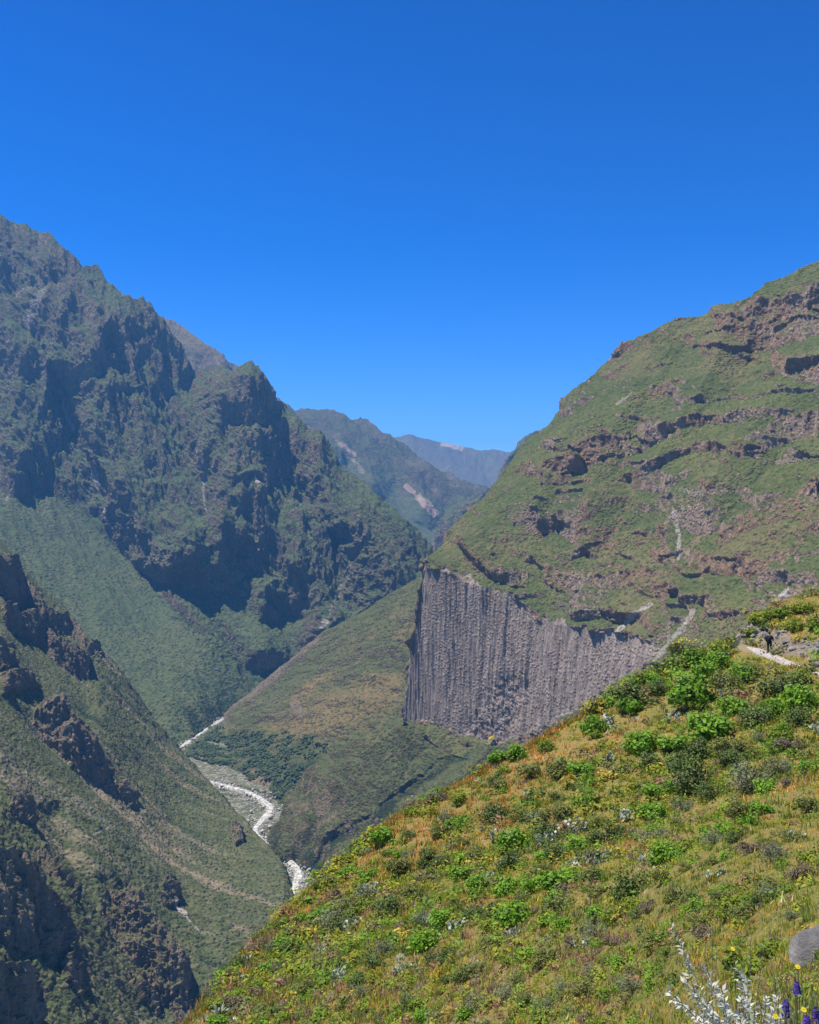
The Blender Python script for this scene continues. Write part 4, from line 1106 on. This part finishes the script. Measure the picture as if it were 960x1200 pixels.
    o = bpy.data.objects.new('grass', me); C.objects.link(o); o['kind'] = 'stuff'


grass()


def undergrowth():
    N = 9000
    i = RNG.integers(GS.nb, GS.P.shape[0] - 2 - GS.nfront, N); j = RNG.integers(0, GS.P.shape[1] - 2, N)
    ok = (GS.trail[i, j] < .2) & (GS.PXb[i, j] < 1030) & (GS.cut[i, j] < .6); i, j = i[ok], j[ok]; N = len(i)
    p = GS.P[i, j]
    ux = 480 + F * p[:, 0] / p[:, 1]; uy = 600 - F * p[:, 2] / p[:, 1]
    band = sstep(120, 20, np.abs(uy - np.interp(ux, [400, 560, 700, 900], [1070, 1040, 960, 850])))
    dens = fbm(p, 8, 3, 61) * 1.2 + .45 * band - .42 * sstep(90, 20, uy - np.interp(ux, [230, 345, 520, 700, 860], [1190, 1057, 928, 828, 750])) * (ux < 650); ok = dens + RNG.normal(0, .22, N) > .04; p = p[ok]; band = band[ok]; N = len(p)
    K = 56
    R_ = p[:, 1] / F * (4 + 13 * RNG.random(N) ** 1.6)
    g1 = fbm(p, 7, 2, 62) + RNG.normal(0, .3, N) - .15 * band
    pal = np.array([(.15, .26, .025), (.26, .28, .032), (.085, .13, .028), (.19, .19, .08), (.32, .19, .11), (.40, .31, .05)])
    ci = np.digitize(g1, [-.45, -.2, .05, .25, .45]); ci = np.array([2, 0, 1, 0, 1, 3])[ci]; ci[RNG.random(N) < .10] = 4; ci[RNG.random(N) < .05] = 5
    col = pal[ci] * RNG.uniform(.75, 1.3, (N, 1))
    d = RNG.normal(size=(N, K, 3)); d /= np.linalg.norm(d, axis=-1)[..., None]; d[..., 2] = np.abs(d[..., 2])
    lob = RNG.normal(0, .35, (N, 4, 3)) * [1, 1, 0]; li = RNG.integers(0, 4, (N, K))
    cen = p[:, None] + (lob[np.arange(N)[:, None], li] + d * RNG.uniform(.25, .75, (N, K, 1)) * [1, 1, 1.15]) * R_[:, None, None]
    ln = np.repeat(R_ * RNG.uniform(.20, .42, N), K) * RNG.uniform(.7, 1.3, N * K)
    V, Q = leaf_quads(cen.reshape(-1, 3), (d + RNG.normal(0, .5, d.shape) + [0, 0, .4]).reshape(-1, 3), ln, ln * .55)
    me = raw_mesh('undergrowth', V, Q)
    at = me.attributes.new('col', 'FLOAT_COLOR', 'POINT'); cc = np.ones((N, K, 4, 4)); cc[..., :3] = (col[:, None] * RNG.uniform(.8, 1.2, (N, K, 1)))[:, :, None]
    at.data.foreach_set('color', cc.astype(np.float32).ravel()); me.materials.append(bpy.data.materials['grass_blade'])
    o = bpy.data.objects.new('undergrowth', me); C.objects.link(o); o['kind'] = 'stuff'


undergrowth()

# ------------------------------------------------------------------ flowers close to the viewer
def at3(px, py, y): return Vector(((px - 480) / F * y, y, -(py - 600) / F * y))


STEM = leaf_mat('herb_stem', (.12, .13, .06), (.2, .2, .1), trans=0)
WOODY = leaf_mat('dry_stem', (.20, .16, .10), (.27, .22, .15), trans=0)
WHITE = leaf_mat('white_leaf', (.40, .41, .32), (.70, .70, .60), rough=.6, trans=.35)
PURP = leaf_mat('purple_petal', (.05, .025, .24), (.15, .07, .42), rough=.5, trans=.2)
GRN = leaf_mat('herb_leaf', (.13, .18, .07), (.28, .33, .16), trans=.3)


def tm_(name, V, Q, mat): return tint_mesh(name, V, Q, RNG.random(len(V)), [mat])


def curve(a, b, bend, n=9):
    a, b = np.array(a), np.array(b); t_ = np.linspace(0, 1, n)[:, None]
    return a + (b - a) * t_ + np.array(bend) * (4 * t_ * (1 - t_))


def leafy_branch(path, n, ln, wd, spread):
    P = []
    t_ = np.linspace(.12, 1, n)
    i = t_ * (len(path) - 1); lo_ = np.floor(i).astype(int).clip(0, len(path) - 2); fr_ = (i - lo_)[:, None]
    c_ = path[lo_] * (1 - fr_) + path[lo_ + 1] * fr_
    dr = path[lo_ + 1] - path[lo_]; dr /= np.linalg.norm(dr, axis=1)[:, None]
    out = RNG.normal(size=(n, 3)); out -= dr * (out * dr).sum(1)[:, None]; out /= np.linalg.norm(out, axis=1)[:, None]
    ax = out * .9 + dr * .6; ax /= np.linalg.norm(ax, axis=1)[:, None]
    l_ = ln * RNG.uniform(.6, 1.25, n)
    nr_ = np.cross(ax, RNG.normal(size=(n, 3))) + np.array([-.3, 0, 1.1])
    # curved leaf of two folded quads
    N0 = nr_ - ax * (nr_ * ax).sum(1)[:, None]; N0 /= np.linalg.norm(N0, axis=1)[:, None]; B = np.cross(N0, ax)
    w = (wd * l_ / ln)[:, None]; L0 = l_[:, None]
    base = c_; 
    V = np.stack([base, base + ax * L0 * .45 + B * w / 2 + N0 * L0 * .05, base + ax * L0 * .5 - N0 * L0 * .02, base + ax * L0 * .45 - B * w / 2 + N0 * L0 * .05, base + ax * L0 - N0 * L0 * .12], 1)
    k_ = np.arange(n)[:, None] * 5
    Q = np.concatenate([k_ + [0, 1, 2], k_ + [0, 2, 3], k_ + [1, 4, 2], k_ + [2, 4, 3]])
    return V.reshape(-1, 3), Q


Yw = 4.9
wx = 3 * 0 + (870 - 480) / F * Yw
root = Vector((wx, Yw, ground_xy(wx, Yw) - .03))
o = bare('white_leaved_shrub'); o['category'] = 'shrub'; o['label'] = 'shrub with silvery white leaves at the bottom right corner'; o.location = root
for (px, py, dy) in [(786, 1084, .3), (800, 1108, .1), (822, 1132, .2), (783, 1162, -.2), (802, 1152, .0), (812, 1168, -.1), (830, 1142, .25), (846, 1160, -.1), (866, 1138, .1), (876, 1148, .3), (850, 1178, -.2), (898, 1170, .0), (884, 1182, -.2), (912, 1166, .2), (925, 1186, .1), (868, 1172, .0), (835, 1182, -.3), (905, 1190, -.25), (820, 1190, -.2), (788, 1172, 0.), (858, 1190, -.3)]:
    tip = at3(px, py, Yw + dy) - root
    hub = np.array(at3(px * .35 + 880 * .65, 1236, Yw) - root) + RNG.normal(0, .02, 3)
    pth = np.concatenate([curve((0, 0, 0), hub, (0, 0, 0), 5)[:-1], curve(hub, tip, (RNG.normal(0, .02), 0, .02), 10)])
    V, Q = tube(pth, np.linspace(.0035, .0013, len(pth)), 5)
    br = part('branch', tm_('branch', V, Q, STEM), o)
    V, Q = leafy_branch(pth[4:], 46, .037, .0145, 1)
    part('foliage', tm_('foliage', V, Q, WHITE), br)

for (px, py, yy, ln_, lab) in [(934, 1160, 4.6, .045, 'purple flower spike highest of the purple ones at the right corner'), (921, 1180, 4.5, .075, 'purple flower spike leaning beside the white leaved shrub'), (956, 1189, 4.3, .06, 'purple flower spike cut by the right edge of the picture'), (946, 1199, 4.2, .05, 'purple flower spike lowest in the right corner')]:
    tip = at3(px, py - 8, yy); bx_ = tip.x + RNG.normal(0, .05); by_ = yy + .05
    rt = Vector((bx_, by_, min(ground_xy(bx_, by_), tip.z - .3))); o = bare('lupine', 'purple flower spikes in the corner'); o['category'] = 'flower'; o['label'] = lab; o.location = rt
    pth = curve((0, 0, 0), tip - rt, (.02, 0, 0)); V, Q = tube(pth, .003, 5); part('stem', tm_('stem', V, Q, STEM), o)
    V, Q = leafy_branch(pth[:7], 34, .06, .014, 1); part('foliage', tm_('foliage', V, Q, GRN), o)
    d_ = Vector(pth[-1] - pth[-2]).normalized(); n = 150; f_ = RNG.random(n); a = RNG.uniform(0, 6.28, n)
    c_ = np.array(pth[-1])[None] - np.array(d_)[None] * (f_ * ln_)[:, None] + np.stack([np.cos(a), np.sin(a), 0 * a], -1) * (.006 + .012 * f_ ** .6)[:, None]
    V, Q = leaf_quads(c_, np.stack([np.cos(a), np.sin(a), .4 + 0 * a], -1) + RNG.normal(0, .3, (n, 3)), .013, .010); part('flower_spike', tm_('flower_spike', V, Q, PURP), o)

for (px, py, yy, lab) in [(935, 1133, 4.8, 'yellow daisy above the purple spikes left of the boulder foot'), (942, 1183, 4.4, 'yellow daisy between the purple spikes at the corner'), (859, 1112, 6.0, 'orange yellow daisy beside the long dry stem'), (909, 1191, 4.4, 'yellow daisy lowest among the white leaves')]:
    tip = at3(px, py, yy); bx_ = tip.x + RNG.normal(0, .05); rt = Vector((bx_, yy, min(ground_xy(bx_, yy), tip.z - .25)))
    o = bare('daisy', 'yellow daisies in the corner'); o['category'] = 'flower'; o['label'] = lab; o.location = rt
    pth = curve((0, 0, 0), tip - rt, (.03, 0, 0)); V, Q = tube(pth, .0025, 5); part('stem', tm_('stem', V, Q, STEM), o)
    V, Q = leafy_branch(pth[:7], 22, .05, .015, 1); part('foliage', tm_('foliage', V, Q, GRN), o)
    n = 26; a = np.arange(n) * 2 * np.pi / 13; up_ = np.array([.1, -.55, .83]); e1 = np.cross(up_, [1, 0, 0]); e1 /= np.linalg.norm(e1); e2 = np.cross(up_, e1)
    ax = np.cos(a)[:, None] * e1 + np.sin(a)[:, None] * e2
    c_ = np.array(tip - rt) + ax * .008; V, Q = leaf_quads(c_, np.tile(up_, (n, 1)) + RNG.normal(0, .15, (n, 3)), .014, .008, ax); part('petal', tm_('petal', V, Q, YEL), o)

# long dry stem with pale leaves and grey green herbs in the corner
o = bare('dry_stem'); o['category'] = 'stem'; o['label'] = 'long bare dry stem leaning left above the white leaved shrub'
b = at3(915, 1160, 5.0); e = at3(822, 1086, 5.6); bb = Vector((b.x + .12, 4.8, ground_xy(b.x + .12, 4.8))); o.location = bb
pth = curve((0, 0, 0), e - bb, (.30, 0, .14), 14); V, Q = tube(pth, np.linspace(.004, .0012, len(pth)), 5); part('stalk', tm_('stalk', V, Q, WOODY), o)
V, Q = leafy_branch(pth[5:], 22, .04, .006, 1); part('foliage', tm_('foliage', V, Q, GRN), o)
for (px, py, yy, h_) in [(945, 1165, 4.7, .3), (955, 1145, 5.0, .35), (925, 1150, 5.2, .3), (905, 1160, 5.3, .3), (890, 1195, 4.4, .25), (952, 1200, 4.0, .3), (850, 1120, 6.4, .3), (880, 1105, 6.8, .3), (930, 1195, 4.3, .3)]:
    tip0 = at3(px, py, yy); rt = Vector((tip0.x, yy, min(ground_xy(tip0.x, yy), tip0.z - .15))); o = bare('herb', 'grey green herbs in the corner'); o['category'] = 'herb'; o.location = rt
    for _ in range(5):
        tp_ = tip0 - rt + Vector(RNG.normal(0, .06, 3)) ; pth = curve((0, 0, 0), tp_, (RNG.normal(0, .03), 0, 0)); V, Q = tube(pth, .0022, 4); st_ = part('stem', tm_('stem', V, Q, STEM), o)
        V, Q = leafy_branch(pth[2:], 34, .042, .013, 1); part('foliage', tm_('foliage', V, Q, GRN), st_)
    THINGS.append((o, px, py, 'slender grey green leafy herb'))

# ------------------------------------------------------------------ the walker
def skin_obj(name, verts, edges, radii, mat, parent=None, root=0, sub=2):
    me = bpy.data.meshes.new(name); me.from_pydata(verts, edges, []); me.update()
    o = bpy.data.objects.new(name, me); C.objects.link(o)
    m = o.modifiers.new('skin', 'SKIN')
    me.skin_vertices[0] if me.skin_vertices else None
    if not me.skin_vertices:
        pass
    for i, r_ in enumerate(radii):
        sv = me.skin_vertices[0].data[i]; sv.radius = (r_, r_) if not isinstance(r_, tuple) else r_; sv.use_root = (i == root)
    m.use_smooth_shade = True
    s_ = o.modifiers.new('sub', 'SUBSURF'); s_.levels = sub; s_.render_levels = sub
    me.materials.append(mat); o.parent = parent
    return o


def flat(name, c, rough=.8):
    t = NT(name); return t.finish(t.mix(t.noise(t.pos(), 8, 3), tuple(v * .8 for v in c), c), rough)


SKINC, CLOTH, TROU, PACKC, HAIR = flat('skin', (.35, .2, .14)), flat('jacket_cloth', (.022, .022, .034)), flat('trouser_cloth', (.020, .020, .026)), flat('pack_cloth', (.018, .018, .022)), flat('hair', (.02, .015, .012))
foot = trail_point(902)
th_ = math.radians(-25)
W = bare('person'); W['category'] = 'person'; W['label'] = 'walker in dark clothes with a dark pack, striding along the stony trail'
W.location = foot; W.rotation_euler = (0, 0, th_); W.scale = (1.15, 1.15, 1.04)
# local: walks towards +Y (away), x to the right
J = dict(pel=(0, 0, .95), wai=(0, .03, 1.1), che=(0, .07, 1.32), nec=(0, .10, 1.48), hd1=(0, .13, 1.56), hd2=(0, .14, 1.66), hd3=(0, .14, 1.73),
         hl=(-.10, 0, .92), kl=(-.12, .20, .52), al=(-.12, .16, .10), fl=(-.13, .32, .05), hr=(.10, 0, .92), kr=(.12, -.02, .50), ar=(.12, -.26, .13), fr=(.12, -.14, .04),
         sl=(-.18, .08, 1.42), el=(-.25, -.02, 1.16), wl=(-.24, .12, .95), pl=(-.24, .15, .88), sr=(.18, .08, 1.42), er=(.25, .12, 1.17), wr=(.24, .30, 1.02), pr=(.24, .34, .96))
ks = list(J); ix = {k_: i for i, k_ in enumerate(ks)}
E_ = [('pel', 'wai'), ('wai', 'che'), ('che', 'nec'), ('nec', 'hd1'), ('hd1', 'hd2'), ('hd2', 'hd3'), ('pel', 'hl'), ('hl', 'kl'), ('kl', 'al'), ('al', 'fl'), ('pel', 'hr'), ('hr', 'kr'), ('kr', 'ar'), ('ar', 'fr'), ('che', 'sl'), ('sl', 'el'), ('el', 'wl'), ('wl', 'pl'), ('che', 'sr'), ('sr', 'er'), ('er', 'wr'), ('wr', 'pr')]
RD = dict(pel=.12, wai=.11, che=.13, nec=.055, hd1=.075, hd2=.095, hd3=.07, hl=.09, kl=.06, al=.042, fl=.035, hr=.09, kr=.06, ar=.042, fr=.035, sl=.06, el=.045, wl=.03, pl=.035, sr=.06, er=.045, wr=.03, pr=.035)


def sub_skin(name, keys, grow, mat, root):
    kk = [k_ for k_ in ks if k_ in keys]; im = {k_: i for i, k_ in enumerate(kk)}
    return skin_obj(name, [J[k_] for k_ in kk], [(im[a], im[b_]) for a, b_ in E_ if a in im and b_ in im], [RD[k_] + grow for k_ in kk], mat, W, im[root])


sub_skin('body', ks, 0, SKINC, 'pel')
sub_skin('jacket', ['pel', 'wai', 'che', 'sl', 'el', 'wl', 'sr', 'er', 'wr'], .025, CLOTH, 'che')
sub_skin('trousers', ['pel', 'hl', 'kl', 'al', 'hr', 'kr', 'ar'], .02, TROU, 'pel')
skin_obj('boot', [J['al'], (-.13, .22, .05), (-.13, .34, .05)], [(0, 1), (1, 2)], [.055, .055, .04], PACKC, W)
skin_obj('boot', [J['ar'], (.12, -.22, .06), (.12, -.12, .03)], [(0, 1), (1, 2)], [.055, .055, .04], PACKC, W)
skin_obj('hair', [(0, .10, 1.60), (0, .12, 1.70), (0, .15, 1.765)], [(0, 1), (1, 2)], [.085, .105, .07], HAIR, W)
pk = bare('backpack'); pk['category'] = 'backpack'; pk['label'] = "dark backpack on the walker's back"; pk.location = foot; pk.rotation_euler = (0, 0, th_); pk.scale = (1.2, 1.2, 1.04)
skin_obj('bag', [(0, -.17, 1.02), (0, -.15, 1.22), (0, -.12, 1.45)], [(0, 1), (1, 2)], [(.15, .12), (.17, .13), (.13, .10)], PACKC, pk)
for sx in (-1, 1):
    V, Q = tube(curve((sx * .11, -.04, 1.5), (sx * .13, -.06, 1.08), (sx * .02, .22, 0), 8), .018, 6); m_ = raw_mesh('strap', V, Q); m_.materials.append(PACKC); part('strap', m_, pk)

# ------------------------------------------------------------------ labels that tell each plant and stone apart
LM = [('the walker', 903, 752), ('the big boulder', 946, 1105), ('the mid slope rock pair', 677, 941), ('the yellow flowering shrub', 778, 1026), ('the yellow topped shrub', 803, 752),
      ('the river bend', 343, 1040), ('the widest cactus patch', 663, 965), ('the biggest agave', 258, 1184), ('the white leaved shrub', 840, 1165), ('the yellow tree below the cliff', 577, 864), ('the bottom edge centre', 500, 1200)]
ORD = ['nearest', 'second nearest', 'third nearest', 'fourth nearest', 'fifth nearest', 'sixth nearest', 'seventh nearest', 'eighth nearest', 'ninth nearest', 'tenth nearest', 'eleventh nearest', 'twelfth nearest', 'thirteenth nearest', 'fourteenth nearest']
bk = {}
for o, px, py, d in THINGS:
    k = min(range(len(LM)), key=lambda i: math.hypot(px - LM[i][1], py - LM[i][2]))
    dx, dy = px - LM[k][1], py - LM[k][2]; r_ = math.hypot(dx, dy)
    dr = ('upper ' if dy < 0 else 'lower ') + ('left' if dx < 0 else 'right')
    bk.setdefault((d, k, dr), []).append((r_, o))
for (d, k, dr), L in bk.items():
    L.sort(key=lambda q: q[0])
    for i, (r_, o) in enumerate(L):
        if i == 0 and len(L) == 1: o['label'] = f'{d} {dr} of {LM[k][0]}'
        else: o['label'] = f'{d}, {ORD[min(i, 13)]} to {LM[k][0]}, {dr}'


# ------------------------------------------------------------------ air, light, camera
def box_obj(name, lo, hi):
    v = [(x, y, z) for x in (lo[0], hi[0]) for y in (lo[1], hi[1]) for z in (lo[2], hi[2])]
    f = [(0, 1, 3, 2), (4, 6, 7, 5), (0, 4, 5, 1), (2, 3, 7, 6), (0, 2, 6, 4), (1, 5, 7, 3)]
    me = bpy.data.meshes.new(name); me.from_pydata(v, [], f); me.update()
    o = bpy.data.objects.new(name, me); C.objects.link(o); return o


hz = box_obj('haze', (-14500, -3000, -700), (14500, 24500, 1750))
hz['kind'] = 'stuff'
hm = bpy.data.materials.new('haze'); hm.use_nodes = True
nt = hm.node_tree; nt.nodes.clear()
ho = nt.nodes.new('ShaderNodeOutputMaterial'); pv = nt.nodes.new('ShaderNodeVolumePrincipled')
pv.inputs['Color'].default_value = (.15, .47, 1.0, 1); pv.inputs['Density'].default_value = 5.0e-5; pv.inputs['Anisotropy'].default_value = .0
nt.links.new(pv.outputs[0], ho.inputs['Volume'])
hz.data.materials.append(hm)

SUN = Vector((-.35, .08, .935)).normalized()
elev = math.asin(SUN.z)
sl = bpy.data.lights.new('sun', 'SUN'); sl.energy = 5.0; sl.angle = R(.5); sl.color = (1, .95, .87)
so = bpy.data.objects.new('sun', sl); C.objects.link(so); so.rotation_euler = SUN.to_track_quat('Z', 'Y').to_euler()
w = bpy.data.worlds.new('World'); bpy.context.scene.world = w; w.use_nodes = True
nt = w.node_tree; bg = nt.nodes['Background']
sky = nt.nodes.new('ShaderNodeTexSky'); sky.sky_type = 'NISHITA'; sky.sun_disc = False
sky.sun_elevation = elev; sky.sun_rotation = math.atan2(SUN.x, SUN.y)
sky.altitude = 3000; sky.air_density = 1.0; sky.dust_density = .3; sky.ozone_density = 4
hs = nt.nodes.new('ShaderNodeHueSaturation'); hs.inputs['Saturation'].default_value = 1.2; hs.inputs['Hue'].default_value = .507; gm = nt.nodes.new('ShaderNodeGamma'); gm.inputs[1].default_value = 1.47; nt.links.new(sky.outputs[0], gm.inputs[0]); nt.links.new(gm.outputs[0], hs.inputs['Color']); nt.links.new(hs.outputs[0], bg.inputs[0]); bg.inputs[1].default_value = .058

cam = bpy.data.cameras.new('camera'); co = bpy.data.objects.new('camera', cam); C.objects.link(co)
cam.sensor_fit = 'VERTICAL'; cam.sensor_height = 24; cam.lens = F / 1200 * 24
cam.clip_start = .1; cam.clip_end = 60000
co.rotation_euler = (R(90), 0, 0)
sc = bpy.context.scene; sc.camera = co
sc.view_settings.view_transform = 'Standard'; sc.view_settings.look = 'None'; sc.view_settings.exposure = .7; sc.view_settings.gamma = 1
sc.render.engine = 'CYCLES'
sc.cycles.use_denoising = True; sc.cycles.max_bounces = 4; sc.cycles.diffuse_bounces = 2; sc.cycles.volume_bounces = 0
sc.cycles.use_adaptive_sampling = False
